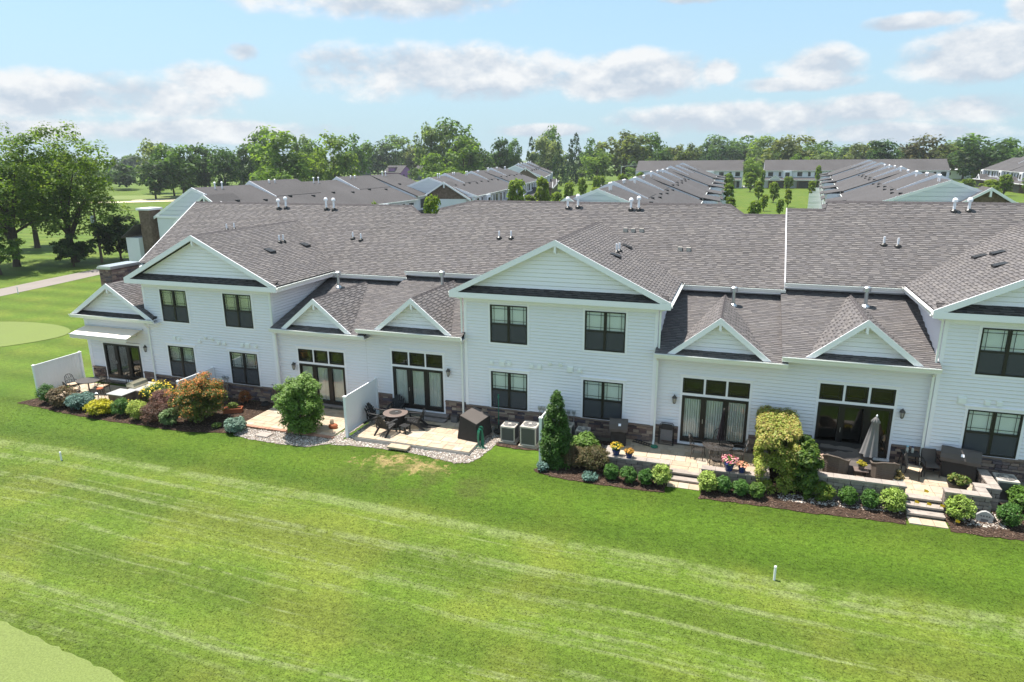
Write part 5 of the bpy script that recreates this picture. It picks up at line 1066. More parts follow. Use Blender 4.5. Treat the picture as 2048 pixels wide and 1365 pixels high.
def clumps(seed, n, R3, nl, leaf, pal, lobe=(.22, .36), shape='round', flat=.0, fill=.25, asp=1.6, gap=.0, top=None):
    """leaf faces on a heap of small clumps that fill an envelope; returns verts, faces, colours"""
    r = np.random.default_rng(seed); R3 = np.array(R3, float); L = []
    while len(L) < nl:
        p = r.normal(0, 1, 3); p /= np.linalg.norm(p); k = r.uniform(.45, .86) if r.random() > .2 else r.uniform(0, .5)
        if shape == 'cone':
            z = r.uniform(-1, .95)**1; q = (1-z)/2; a = r.uniform(0, 6.28); rr = (q**.85)*r.uniform(.55, .95); p = np.array([rr*math.cos(a), rr*math.sin(a), z]); k = 1
            rad = .07+.20*q*r.uniform(.7, 1.1)
        elif shape == 'spire':
            z = r.uniform(-1, .96); a = r.uniform(0, 6.28); q = (1-z)/2; w0 = min(1.0, q**.62*1.18)*min(1, .80+.30*(z+1)); rr = w0*r.uniform(.45, .80); p = np.array([rr*math.cos(a), rr*math.sin(a), z]); k = 1; rad = .06+.17*w0*r.uniform(.7, 1.1)
        elif shape == 'column':
            z = r.uniform(-1, .9); a = r.uniform(0, 6.28); w0 = min(1, (1.02-z)*1.7)*min(1, .62+.5*(z+1)); rr = w0*r.uniform(.4, .8); p = np.array([rr*math.cos(a), rr*math.sin(a), z]); k = 1; rad = r.uniform(*lobe)*w0+.05
        elif shape == 'box':
            p = np.array([r.uniform(-.82, .82), r.uniform(-.86, .86), r.uniform(-.9, .84)]); ax = r.integers(0, 3); p[ax] = math.copysign(.80, p[ax]) if ax < 2 else .80; k = 1; rad = r.uniform(*lobe)
        elif shape == 'vase':
            z = r.uniform(-.8, .85); w0 = (.45+.55*(z+1)/2)*math.sqrt(max(0, 1-max(0, z)**2.4)); a = r.uniform(0, 6.28); rr = w0*math.sqrt(r.random())*.85; p = np.array([rr*math.cos(a), rr*math.sin(a), z]); k = 1; rad = r.uniform(*lobe)
        elif shape == 'ball': k = r.uniform(.60, .74); rad = r.uniform(.27, .36)
        else: rad = r.uniform(*lobe)
        p = p*k
        if p[2] < -.62+flat: continue
        L.append((p*R3, rad*(R3*.5+R3.mean()*.5), r.uniform(.80, 1.22)))
    w_ = np.array([l[1].mean()**2 for l in L]); pick = r.choice(len(L), n, p=w_/w_.sum()); cen = np.array([l[0] for l in L]); rad = np.array([l[1] for l in L]); lt = np.array([l[2] for l in L])
    d = r.normal(0, 1, (n, 3)); d /= np.linalg.norm(d, axis=1, keepdims=True); d[:, 2] = np.where(d[:, 2] < -.35, -d[:, 2]*.6, d[:, 2])
    k = np.where(r.random((n, 1)) < fill, r.uniform(.2, .9, (n, 1)), r.uniform(.82, 1.08, (n, 1)))
    P = cen[pick]+d*k*rad[pick]; V, F = leafset(r, P, d, leaf, asp); c = colours(r, n, pal, lt[pick])
    if top is not None:                                        # new growth of another colour on the outer tips
        o = (np.linalg.norm(P/R3, axis=1)+.35*P[:, 2]/R3[2]+r.normal(0, .22, n)) > top[1]; c[o] = colours(r, int(o.sum()), top[0])
    return V, F, c, L
def shift(V, d): return V+np.array(d)
def limbs(mb, r, H, zb, r0, L, n=6, base=(0, 0)):
    """tapered trunk with limbs reaching into the crown"""
    mb.tube([(0, 0, -.3), (0, 0, .02*H), (r.normal(0, .01*H), r.normal(0, .01*H), zb), (0, 0, H*.72)], [r0*1.5, r0*1.15, r0*.8, r0*.2], 8)
    for k in range(n):
        p = L[r.integers(0, len(L))]; q = np.array(p); s = zb*r.uniform(.75, 1.5); m_ = q*.45; m_[2] = s+(q[2]-s)*.45+.02*H
        mb.tube([(0, 0, s), tuple(m_), tuple(q)], [r0*.5, r0*.3, r0*.08], 5)
GREENS = {0: [(0.075, 0.142, 0.026), (0.099, 0.171, 0.035), (0.061, 0.119, 0.023)], 1: [(0.123, 0.203, 0.029), (0.145, 0.225, 0.041), (0.096, 0.167, 0.026)], 2: [(0.046, 0.096, 0.026), (0.062, 0.116, 0.029), (0.041, 0.081, 0.026)],
          3: [(0.131, 0.181, 0.072), (0.152, 0.203, 0.090), (0.109, 0.157, 0.058)], 4: [(0.038, 0.078, 0.043), (0.052, 0.096, 0.052), (0.032, 0.065, 0.035)], 5: [(0.123, 0.157, 0.049), (0.145, 0.174, 0.064), (0.099, 0.131, 0.038)], 6: [(0.090, 0.084, 0.052), (0.113, 0.102, 0.058), (0.072, 0.090, 0.041)]}
# background trees: eleven grown prototypes, then copies that share their meshes
def tree_proto(kind, seed):
    """unit tree: height 1, crown diameter 1"""
    sp = kind == 4; tall = kind in (3, 5)
    R3 = (.5, .5, .48) if sp else (.48, .48, .49); zc = .50 if sp else .51
    V, F, c, L = clumps(seed, 1700 if sp else 1900, R3, 60 if sp else (46 if tall else 40), .050 if not sp else .042, GREENS[kind], lobe=(.16, .30) if tall else (.20, .36), shape='cone' if sp else 'round', fill=.18, asp=1.5, flat=-.5)
    V = shift(V, (0, 0, zc)); V[:, 2] = np.maximum(V[:, 2], .0); r = np.random.default_rng(seed); mb = MB(); limbs(mb, r, 1, .16, .020, [tuple(l[0]+np.array((0, 0, zc))) for l in L])
    t = thing('tree', 'x', 'tree', (0, -500, 0)); nmesh('crown', V, F, c, M['leaf'], t); mb.build('trunk', M['bark'], t, smooth=True); return t
PROT = {}; PREV = {}
TREES = [
(-215,180,21.3,16.6,3,"pale airy tree behind the left end of the dark tree line beyond the bunkers"),
(-194,166,18.3,15.2,0,"rounded tree at the far end of the fairway left of the first gable peak"),
(-186,150,13.5,15.2,2,"low dark tree standing over the far putting green beyond the bunkers"),
(-183,159,17.8,17.4,0,"dense tree directly behind the nearest white gable peak of the left row"),
(-183,170,19.7,15.0,2,"tall dark tree with a domed top behind the left row's first roof"),
(-173,168,17.1,13.6,2,"dark tree with a forked trunk behind the left row's first roof"),
(-186,193,19.2,11.8,2,"slim dark tree left of the big bright green tree"),
(-186,206,25.5,17.7,0,"tallest feathery top rising just left of the big bright green tree"),
(-145,162,21.9,23.1,1,"big bright green tree hanging over the left row's first roof end"),
(-138,149,10.2,15.0,1,"low bright bush-like tree at the roof end of the first section"),
(-174,215,23.1,13.3,3,"thin pale tree showing sky through it right of the big bright tree"),
(-154,193,19.6,14.0,0,"round green tree left of the tall feathery yellow green one"),
(-139,184,21.1,17.9,1,"tall feathery yellow green tree left of the grey gabled house"),
(-139,173,15.0,10.9,1,"shorter yellow green tree at the foot of the feathery one"),
(-171,253,23.5,17.1,0,"greyish green tree behind the grey gabled house"),
(-220,357,23.4,23.0,2,"dark weeping tree just left of the purple house"),
(-213,368,26.8,26.6,1,"light green tree rising behind the purple house"),
(-198,364,21.8,17.9,5,"thin olive tree between the purple house and the huge twin topped tree"),
(-129,242,28.0,16.6,3,"left half of the huge twin topped tree above the teal house"),
(-124,255,29.6,25.2,0,"right and tallest crown of the huge twin topped tree"),
(-112,238,21.2,19.3,1,"bright lower tree in front of the huge twin topped crown"),
(-111,249,17.5,17.7,2,"dark round tree on the right flank of the huge crown"),
(-119,224,14.3,14.5,1,"yellow green tree in front of the teal house"),
(-86,163,9.7,17.1,1,"low rounded thicket behind the stone faced gable of the left row"),
(-105,263,22.6,12.6,2,"dark ragged tree with a leaning top right of the huge crown"),
(-106,284,21.2,11.0,0,"narrow tree left of the dark spruce pair"),
(-89,258,21.1,9.3,4,"left one of the dark spruces behind the third left building"),
(-78,261,19.0,8.4,4,"middle one of the dark spruces behind the third left building"),
(-75,272,20.2,9.2,4,"right one of the dark spruces behind the third left building"),
(-105,346,29.6,17.3,0,"round crown poking above the pale tree between the spruces"),
(-96,308,23.8,22.0,3,"wide pale tree between the spruces"),
(-94,360,25.9,14.8,4,"blue green pine top behind the right spruce"),
(-81,342,22.3,16.8,0,"green tree right of the blue green pine top"),
(-66,284,16.1,17.7,1,"bright rounded tree left of the big olive tree"),
(-58,306,24.6,30.2,5,"big olive crown left of the traffic lights"),
(-47,318,23.9,19.4,0,"green tree over the left end of the middle back row"),
(-37,279,16.8,16.0,2,"darker green tree directly above the middle back row roof"),
(-37,339,19.4,19.1,5,"olive tree above the middle back row's ridge"),
(-28,330,18.6,16.0,5,"smaller olive tree above the stepped white gables"),
(-20,310,16.9,11.3,4,"blue green spruce above the middle row's far end"),
(-13,311,16.8,12.6,4,"second blue green spruce right of the stepped gables"),
(-19,431,25.3,30.6,0,"hazy tree behind the blue green spruces"),
(-5,451,25.2,31.9,0,"hazy tree behind the bright tree between the back rows"),
(1,246,11.3,9.1,1,"bright tree standing in the gap between the two back rows"),
(8,411,23.2,26.0,1,"wide yellow green tree behind the right back row's left end"),
(16,321,22.8,25.9,5,"tallest olive tree behind the right back row"),
(30,390,19.5,24.8,0,"green tree right of the tallest olive tree"),
(19,290,12.8,10.6,1,"small bright tree just above the right back row's ridge"),
(48,489,21.6,30.7,0,"distant bluish tree behind the silvery one"),
(29,290,13.5,16.5,3,"silvery pale tree above the gap in the right back row"),
(48,388,18.5,24.8,2,"dark broad tree right of the silvery one"),
(52,347,19.3,21.1,5,"feathery olive tree left of the dark dome shaped one"),
(55,307,19.7,21.4,2,"dark dome shaped tree above the right row's ridge"),
(69,345,17.4,16.8,3,"pale tree between the dome shaped tree and the purple brown one"),
(66,294,20.1,19.5,6,"purple brown tree above the white car"),
(83,331,18.2,20.5,5,"olive tree behind the flat grey roof"),
(95,349,20.6,24.5,0,"tall green tree behind the right end of the flat grey roof"),
(86,290,18.9,26.8,2,"broad deep green tree overhanging the far right row"),
(103,316,18.1,18.6,0,"green tree at the right edge behind the far right row"),
]
NAMES = {4: 'spruce_tree'}
for i, (x, y, H, W, k, lab) in enumerate(TREES):
    v = (k, i % 2) if k in (0, 1, 2, 5) else (k, 0)
    if v not in PROT: PROT[v] = tree_proto(k, 40+k*3+v[1]); t = PROT[v]; t['label'] = lab; t['group'] = 'trees along the far wood edge'; t.location = (x, y, gz(x, y)); t.rotation_euler = (0, 0, i*1.7); t.scale = (W, W, H)
    else: t = dup(PROT[v], (x, y, gz(x, y)), i*1.7, lab, (W, W, H))
    t.name = NAMES.get(k, 'tree')
# the wood that closes the horizon: nobody could count it
def wood(name, x0, y0, x1, y1, n, hmin, hmax, seed, pal):
    r = np.random.default_rng(seed); Vs, Fs, Cs = [], [], []; o = 0; base = [clumps(seed+s, 520, (.5, .5, .45), 14, .10, pal, lobe=(.28, .42), fill=.1) for s in range(4)]
    for i in range(n):
        V, F, c, _ = base[i % 4]; q = (i+r.random())/n; x = x0+(x1-x0)*q+r.normal(0, 5); y = y0+(y1-y0)*q+r.normal(0, 16); H = r.uniform(hmin, hmax); W = H*r.uniform(.75, 1.15); a = r.uniform(0, 6.28)
        X = (V[:, 0]*math.cos(a)-V[:, 1]*math.sin(a))*W+x; Y = (V[:, 0]*math.sin(a)+V[:, 1]*math.cos(a))*W+y; Vs.append(np.stack([X, Y, (V[:, 2]+.42)*H+gz(x, y)], 1)); Fs.append(F+o); o += len(V); Cs.append(c*r.uniform(.75, 1.2))
    return tag(nmesh(name, np.concatenate(Vs), np.concatenate(Fs), np.concatenate(Cs), M['leaf']), kind='stuff')
wood('distant_wood', -900, 320, -200, 520, 70, 15, 21, 71, GREENS[2]); wood('distant_wood', -330, 500, 40, 560, 75, 15, 21, 72, GREENS[0]); wood('distant_wood', 0, 545, 420, 520, 70, 14, 19, 73, GREENS[0])
wood('distant_wood', -420, 230, -205, 205, 26, 8, 13, 74, GREENS[2]); wood('distant_thicket', -270, 236, -226, 264, 12, 5, 8, 75, GREENS[1]); wood('distant_thicket', -160, 310, -60, 380, 24, 5, 9, 77, GREENS[1]); wood('distant_thicket', -60, 400, 300, 380, 60, 6, 11, 76, GREENS[5])
# the big trees at the left, closer and finer
def big_tree(label, x, y, H, W, seed, pal, leaf, n, nl, trunk, zb, name='tree', zc=.58, rz=.42, lobe=(.13, .24), group='trees round the cart path', fill=.22, shape='round'):
    t = thing(name, label, 'tree', (x, y, gz(x, y)), group=group); V, F, c, L = clumps(seed, n, (W/2*.92, W/2*.92, H*rz), nl, leaf, pal, lobe=lobe, fill=fill, shape=shape)
    nmesh('crown', shift(V, (0, 0, H*zc)), F, c, M['leaf'], t); mb = MB(); limbs(mb, np.random.default_rng(seed), H, zb, trunk, [tuple(l[0]+np.array((0, 0, H*zc))) for l in L], 14); mb.build('trunk', M['bark'], t, smooth=True); return t
OAK = [(0.087, 0.154, 0.017), (0.112, 0.185, 0.025), (0.067, 0.126, 0.017), (0.137, 0.196, 0.042)]
big_tree('largest tree at the left, spreading over the cart path with visible dark limbs', -84.5, 37.5, 18.6, 17.8, 5, OAK, .24, 17000, 230, .42, 4.0, zc=.51, rz=.485, lobe=(.085, .17))
big_tree('broad tree cut by the left picture edge behind the cart path', -88.5, 32.5, 18.4, 19.5, 6, OAK, .24, 15000, 190, .38, 4, zc=.51, rz=.485, lobe=(.09, .18))
big_tree('tree far left behind the broad one, overlapping its crown', -104, 47, 15.5, 15, 7, GREENS[0], .30, 11000, 100, .36, 4, zc=.54, rz=.46, lobe=(.1, .2))
big_tree('small drooping tree at the left edge beside the cart path', -84.2, 27.4, 4.9, 8.6, 8, GREENS[1], .20, 5000, 50, .16, 1.3, zc=.60, rz=.36)
big_tree('low dark ornamental tree under the largest tree', -81.2, 34.6, 4.2, 6.6, 9, GREENS[2], .18, 7000, 44, .10, .8, zc=.52, rz=.48)
big_tree('dense dark spreading shrub tree just left of the far stone chimney', -79.4, 40.2, 6.3, 8.2, 10, [(.045, .080, .020), (.058, .098, .026), (.036, .066, .018)], .22, 11000, 60, .14, .8, zc=.50, rz=.50)
big_tree('small pale flowering bush behind the near stone chimney', -49.5, 15.5, 3.4, 2.2, 12, [(.11, .16, .06), (.30, .32, .22), (.09, .13, .045)], .12, 2600, 22, .05, .4, name='flowering_bush', zc=.55, rz=.45, group='small trees among the houses')
YOUNG = [
 (-43.3, 100, 8.4, 5.2, 'bright young tree with a pointed top, left of a pair by the left row'), (-41.3, 112, 8.4, 4.4, 'bright narrow young tree, right of a pair by the left row'), (-37.9, 112, 5.4, 4.2, 'low bright young tree right of the narrow pointed one'),
 (-40.2, 55, 7.9, 3.4, 'bright leafy young tree poking above the dip in the nearest ridge'), (-40.0, 40, 8.0, 1.9, 'small bright tree top just above the nearest ridge at left'), (-41.4, 150, 7.0, 3.6, 'round young tree beyond the lawn strip at the end of the left street'),
 (-40.4, 131, 6.6, 3.8, 'dark lollipop young tree beside the lamp post in the left street'), (-36.0, 180, 7.0, 4.8, 'bright young tree just left of the middle row roof'), (-35.6, 214, 6.6, 5.0, 'bushy young tree where the middle row roof meets the back row'), (-42.0, 170, 6.8, 3.6, 'slim young tree beside the street under the traffic light'),
 (-4.4, 150, 5.4, 3.4, 'round bright tree beside the white fences of the middle row'), (-5.9, 190, 5.4, 3.6, 'dark round tree at the far end of the middle row'), (1.3, 100, 4.6, 3.6, 'bright bushy young tree rising just behind the nearest ridge'),
 (2.8, 170, 5.2, 3.5, 'dark dense young tree on the lawn between the rows'), (6.4, 163.5, 5.2, 3.9, 'young tree with a clear trunk on the lawn right of the dark one'), (4.6, 236, 6.4, 2.6, 'narrow spire shaped young tree in front of the right back row'), (9.2, 148.1, 4.2, 2.3, 'thin young tree on the lawn nearest the front roofs'),
 (12.2, 223.2, 4.6, 2.8, 'young tree in front of the left garage door'), (6.5, 124, 3.4, 2.4, 'wispy low young tree just above the low ridge'), (16.8, 180.9, 4.8, 2.7, 'lone young tree in the middle of the striped lawn'), (22.5, 232, 8.0, 3.0, 'tall slim tree standing in the gap of the right back row'), (24.5, 186, 5.0, 3.8, 'young tree touching the left edge of the right row roof'),
 (-46, 118, 4.4, 4.2, 'leafy tree in the left street nearest the middle row gable'), (-42, 96, 3.8, 4.6, 'low bushy tree just left of the middle row gable'), (-38, 150, 4.6, 4.4, 'pale green tree halfway along the left street'), (-30, 205, 5.0, 5.0, 'green tree where the left street meets the back row'), (-47, 135, 4.2, 3.6, 'short tree beside the garages of the left street'), (-50, 215, 5.4, 5.2, 'tall tree before the garages at the far end of the left street'),
 (-3.2, 120, 4.0, 3.0, 'bushy tree nearest the white patio screens of the middle row'), (-6.4, 215, 6.0, 5.0, 'dark tree where the middle row meets the back row'), (3.6, 136, 3.6, 2.6, 'small lawn tree directly above the low ridge'), (0.6, 215, 6.2, 6.0, 'broad bright tree in the gap left of the back row garages'), (14, 238, 4.2, 3.2, 'small tree between the two dark garage doors'), (31, 236, 4.4, 3.4, 'tree in front of the right garage door'), (78, 205, 5.2, 6.4, 'leafy tree hiding the far right row garages'), (59, 178, 4.0, 5.4, 'bushy tree left of the broad bright one behind the right row gable'),
 (97.4, 316.0, 5.6, 5.7, 'young tree beyond the white car'), (84.1, 284.2, 5.4, 7.2, 'bushy young tree in front of the far right row'), (69.3, 203.7, 5.8, 5.4, 'tall bright young tree right of the white car'), (63.9, 198.3, 4.6, 7.0, 'broad bright young tree behind the right row gable'), (74.5, 199.4, 5.2, 6.7, 'young tree at the right edge behind the right row'), (68.9, 237.7, 3.6, 6.0, 'low bright tree beside the white car')]
YB = big_tree(YOUNG[0][4], 0, 0, 1.0, 1.0, 31, [(.165, .245, .030), (.200, .275, .048), (.130, .200, .026)], .075, 1500, 36, .028, .08, zc=.50, rz=.49, lobe=(.18, .32), group='young trees planted among the houses', shape='vase'); YB.children[0].scale = (1, 1, 1)
for i, (x, y, H, W, lab) in enumerate(YOUNG):
    if i == 0: t = YB; t.location = (x, y, gz(x, y)); t.scale = (W, W, H)
    else: dup(YB, (x, y, gz(x, y)), i*2.1, lab, (W, W, H))
    if i == 0: t.name = 'young_tree'
for o in bpy.data.objects:
    if o.get('group') == 'young trees planted among the houses' and o.name.startswith('tree'): o.name = 'young_tree'

# shrubs of the front gardens
def shrub(label, x, y, rx, h, pal, seed, leaf=.042, n=5600, shape='ball', name='shrub', z=None, nl=60, lobe=(.22, .34), top=None, ry=None, asp=1.5, fill=.3, cat='shrub', group=None, rz=0, stem=.03, petals=None, zc=.48):
    z = gz(x, y) if z is None else z; t = thing(name, label, cat, (x, y, z), rz, group); ry = ry or rx; rx, ry, h = rx*1.06, ry*1.06, h*1.06
    V, F, c, L = clumps(seed, n, (rx*.93, ry*.93, h*.5), nl, leaf, pal, lobe=lobe, shape=shape, fill=fill, flat=-.5, top=top, asp=asp)
    V = shift(V, (0, 0, h*zc)); V[:, 2] = np.maximum(V[:, 2], .01); nmesh('foliage', V, F, c, M['shrubleaf'], t)
    mb = MB(); r = np.random.default_rng(seed)
    for k in range(5): a = k*1.26+r.uniform(0, .5); mb.tube([(.02*math.cos(a), .02*math.sin(a), -.03), (rx*.3*math.cos(a), ry*.3*math.sin(a), h*.4), (rx*.55*math.cos(a), ry*.55*math.sin(a), h*.7)], [stem, stem*.7, stem*.2], 5)
    mb.build('stem', M['bark'], t)
    if petals:
        col, m_, sz = petals; d = r.normal(0, 1, (m_, 3)); d /= np.linalg.norm(d, axis=1, keepdims=True); d[:, 2] = np.abs(d[:, 2]); P = d*np.array((rx, ry, h*.5))*r.uniform(.85, 1.08, (m_, 1))+np.array((0, 0, h*zc)); Vp, Fp = leafset(r, P, d, sz, 1.1, .4)
        tag(nmesh('blossom', Vp, Fp, colours(r, m_, col), M['petal'], t), kind='stuff')
    return t
BOX = [(0.042, 0.109, 0.017), (0.059, 0.137, 0.022), (0.077, 0.165, 0.028)]; LIME = [(0.266, 0.350, 0.063), (0.336, 0.420, 0.105), (0.196, 0.287, 0.042)]; BLUE = [(0.119, 0.203, 0.175), (0.161, 0.252, 0.224), (0.087, 0.154, 0.133)]
GOLD = [(0.420, 0.350, 0.011), (0.532, 0.448, 0.017), (0.308, 0.287, 0.014)]; MAR = [(0.098, 0.045, 0.034), (0.133, 0.063, 0.042), (0.077, 0.053, 0.031)]; BRZ = [(0.140, 0.095, 0.053), (0.175, 0.119, 0.063), (0.105, 0.087, 0.039)]
GB = 'clipped green shrubs in front of the low walls'; GL = 'lime green shrubs beside the steps'
shrub('dark green ball shrub at the foot of the far left fence', -36.2, -3.65, .55, 1.15, BOX, 101, n=4800); shrub('bronze leaved shrub between the far left fence and the blue spruce', -34.9, -3.75, .78, 1.15, BRZ, 102, n=5200, leaf=.07)
shrub('silvery blue dwarf spruce left of the golden shrub', -33.55, -3.75, .80, .85, BLUE, 103, n=7200, leaf=.06, asp=2.4); shrub('golden yellow dwarf shrub, brightest in the left bed', -31.75, -4.10, .80, .78, GOLD, 104, n=6800, leaf=.055, asp=2.2)
shrub('dark green rounded shrub between the golden and the lime ones in the left bed', -30.45, -3.95, .55, 1.0, BOX, 105, n=5200); shrub('lime green tall ball shrub left of the maroon barberry', -29.15, -4.15, .55, 1.10, LIME, 106, n=5600)
shrub('reddish brown barberry mound left of the orange tipped shrub', -27.95, -4.15, .85, 1.05, MAR, 107, n=6800); shrub('dusky rose barberry behind the reddish brown mound', -28.35, -3.05, .80, 1.35, [(.13, .062, .062), (.17, .085, .078), (.095, .050, .042)], 108, n=6000)
shrub('pale leaved bushy plant at the left foot of the orange tipped shrub', -26.9, -4.25, .55, .9, [(.10, .165, .060), (.14, .205, .085), (.07, .125, .04)], 109, n=1500, leaf=.09)
shrub('yellow flowering perennials behind the granite counter', -29.8, -2.1, .85, 1.35, [(.07, .13, .02), (.10, .16, .03)], 110, n=4400, leaf=.06, petals=([(.62, .44, .02), (.72, .55, .05)], 260, .085), name='flowering_plant', cat='plant'); shrub('yellow flowering plant in front of the grill island', -30.3, -3.6, .40, .75, [(.09, .15, .02), (.12, .18, .03)], 111, n=1000, petals=([(.60, .42, .02), (.70, .55, .05)], 60, .07), name='flowering_plant', cat='plant')
shrub('big orange tipped green shrub, tallest in the left bed', -25.75, -3.35, 1.55, 2.55, [(.075, .120, .020), (.110, .155, .028), (.13, .115, .028)], 112, n=26000, leaf=.06, nl=170, shape='round', lobe=(.13, .24), top=([(.46, .15, .040), (.52, .21, .055), (.30, .17, .04)], 1.04), stem=.05)
shrub('small orange shrub against the stone base behind the planter trough', -25.15, -.75, .38, .85, [(.26, .085, .035), (.20, .10, .03)], 113, n=900, leaf=.06); shrub('bright green plant growing in the terracotta trough', -24.95, -1.95, .33, .38, [(.14, .20, .03), (.18, .24, .05)], 114, n=700, z=-.04, name='potted_plant', cat='plant', rz=R(28), ry=.14)
shrub('silvery blue dwarf spruce at the left corner of the brick edged patio', -23.05, -4.0, .58, .72, BLUE, 115, n=5600, leaf=.055, asp=2.4); shrub('small weedy green tuft left of the single blue spruce', -24.3, -3.9, .3, .3, [(.06, .12, .02), (.10, .16, .03)], 116, n=500, name='plant', cat='plant')
shrub('biggest bright green leafy bush, hiding the middle left patio doors', -19.75, -3.20, 1.62, 2.75, [(.125, .215, .034), (.175, .270, .055), (.090, .165, .026)], 117, n=30000, leaf=.068, nl=190, lobe=(.12, .22), shape='vase', stem=.05, top=([(.165, .245, .060), (.20, .28, .085)], 1.12))
t = shrub('tall cone shaped evergreen in front of the white fence', -6.95, -3.05, .80, 3.25, [(.045, .100, .016), (.065, .130, .022), (.082, .155, .028)], 118, n=24000, leaf=.050, nl=260, shape='spire', lobe=(.16, .26), name='cone_evergreen', cat='evergreen', asp=2.6)
shrub('small silvery blue shrub at the foot of the cone evergreen', -7.35, -3.75, .30, .42, BLUE, 119, n=900, leaf=.045, asp=2.4); shrub('tiny blue green juniper at the lawn edge left of the clipped row', -5.25, -3.95, .40, .32, BLUE, 120, n=900, leaf=.045, asp=2.4)
shrub('bright green hydrangea in front of the half hidden condensers', -5.95, -1.65, .72, 1.0, [(.095, .170, .025), (.13, .215, .04), (.07, .13, .02)], 121, n=5200, leaf=.085); shrub('bronze leaved shrub beside the cone evergreen', -6.15, -3.05, .62, .95, BRZ, 122, n=5200); shrub('brown tipped rounded shrub left of the low wall end', -5.30, -3.10, .78, 1.05, [(.085, .075, .028), (.125, .088, .045), (.065, .075, .022)], 123, n=6800)
for i, (x, y, r_, h, lab) in enumerate(((-4.42, -3.72, .40, .72, 'clipped green shrub, leftmost of the three under the pot wall'), (-3.72, -3.78, .42, .74, 'clipped green shrub, middle one of the three under the pot wall'), (-2.98, -3.80, .42, .74, 'clipped green shrub, right one of the three under the pot wall'), (-.02, -3.58, .40, .72, 'clipped green shrub next to the lime one under the pink flowers'), (.62, -3.62, .40, .70, 'clipped green shrub, middle one under the pink flowers'), (1.20, -3.62, .38, .72, 'brighter green shrub just left of the tall hedge'), (4.45, -3.20, .42, .76, 'clipped green shrub under the long wall, left of a close pair'), (5.18, -3.24, .42, .76, 'clipped green shrub under the long wall, right of a close pair'), (9.62, -3.18, .52, .88, 'clipped green shrub right of the carved stone'))):
    shrub(lab, x, y, r_*.86, h*.96, BOX if i != 5 else [(.06, .13, .016), (.085, .16, .022)], 130+i, n=5200, group=GB, name='clipped_shrub')
shrub('yellow green ball shrub right of the dark feathery conifer', 3.58, -3.20, .44, .80, [(.085, .155, .020), (.115, .185, .030), (.20, .21, .025)], 141, n=4800, group=GB, name='clipped_shrub')
for i, (x, y, r_, h, lab) in enumerate(((-2.42, -3.68, .46, .95, 'lime green shrub left of the two low steps'), (-.62, -3.68, .46, .92, 'lime green shrub right of the two low steps'), (5.92, -3.32, .52, .95, 'lime green shrub left of the three stone steps'), (8.05, -3.28, .52, .95, 'lime green shrub right of the three stone steps'))): shrub(lab, x, y, r_*.95, h, LIME, 145+i, n=2600, group=GL, name='lime_shrub', leaf=.05)
shrub('tall yellow green clipped hedge standing between the two raised patios', 1.90, -1.62, .82, 2.5, [(.21, .26, .034), (.27, .31, .058), (.14, .195, .026)], 151, n=30000, leaf=.058, nl=260, shape='box', ry=1.80, lobe=(.15, .20), top=([(.32, .30, .065), (.36, .26, .09), (.27, .32, .07)], 1.2), name='hedge', cat='hedge', stem=.02)
shrub('dark feathery conifer against the right side of the tall hedge', 2.98, -2.95, .55, 2.3, [(.040, .085, .014), (.070, .130, .018), (.110, .165, .020)], 152, n=6000, leaf=.075, nl=70, lobe=(.15, .28), shape='column', name='feathery_conifer', cat='conifer', asp=2.2); shrub('dark conifer top behind the tall hedge by the house wall', 3.02, -1.05, .40, 1.75, [(.035, .075, .014), (.055, .105, .016)], 153, n=5200, leaf=.06, shape='column', name='feathery_conifer', cat='conifer')
shrub('broad bright green bush in front of the condenser at the right edge', 10.75, -1.75, .85, .85, [(.070, .150, .018), (.100, .190, .03), (.055, .12, .014)], 154, n=7200, leaf=.07)
def pot(label, x, y, z, mat, r_, h, pal, petals, pr, ph, seed, lf=.05):
    t = thing('flower_pot', label, 'flower pot', (x, y, z)); mb = MB(); mb.lathe([(r_*.68, 0), (r_*.95, h*.75), (r_, h*.85), (r_*1.04, h*.86), (r_*1.04, h), (r_*.9, h), (r_*.88, h*.9), (.01, h*.9)], n=16); mb.build('pot', M[mat], t, smooth=False)
    V, F, c, L = clumps(seed, 420, (pr, pr, ph*.5), 14, lf, pal, fill=.3, flat=-.5); nmesh('foliage', shift(V, (0, 0, h*.9+ph*.42)), F, c, M['shrubleaf'], t); rr = np.random.default_rng(seed)
    if petals:
        m_ = 110; d = rr.normal(0, 1, (m_, 3)); d /= np.linalg.norm(d, axis=1, keepdims=True); d[:, 2] = np.abs(d[:, 2]); P = d*np.array((pr, pr, ph*.55))*rr.uniform(.85, 1.1, (m_, 1))+np.array((0, 0, h*.9+ph*.45)); V, F = leafset(rr, P, d, .065, 1.1, .4); tag(nmesh('blossom', V, F, colours(rr, m_, petals), M['petal'], t), kind='stuff')
PG = [(.07, .13, .02), (.10, .17, .03)]
pot('blue pot with orange flowers and trailing leaves at the left end of the pot wall', -4.42, -2.72, .56, 'navy', .17, .22, PG, [(.55, .30, .02), (.60, .42, .03)], .26, .36, 161); pot('small blue pot of orange flowers, second on the pot wall', -3.86, -2.82, .56, 'navy', .15, .20, [(.16, .13, .03), (.10, .12, .03)], [(.60, .30, .05), (.55, .24, .04)], .20, .22, 162)
pot('blue pot overflowing with bright pink flowers', .13, -2.80, .56, 'navy', .19, .28, PG, [(.75, .12, .26), (.78, .25, .33), (.80, .45, .42)], .34, .42, 163); pot('blue pot of salmon pink flowers right of the bright pink one', .62, -2.82, .56, 'navy', .15, .24, PG, [(.62, .26, .18), (.66, .36, .26)], .24, .22, 164)
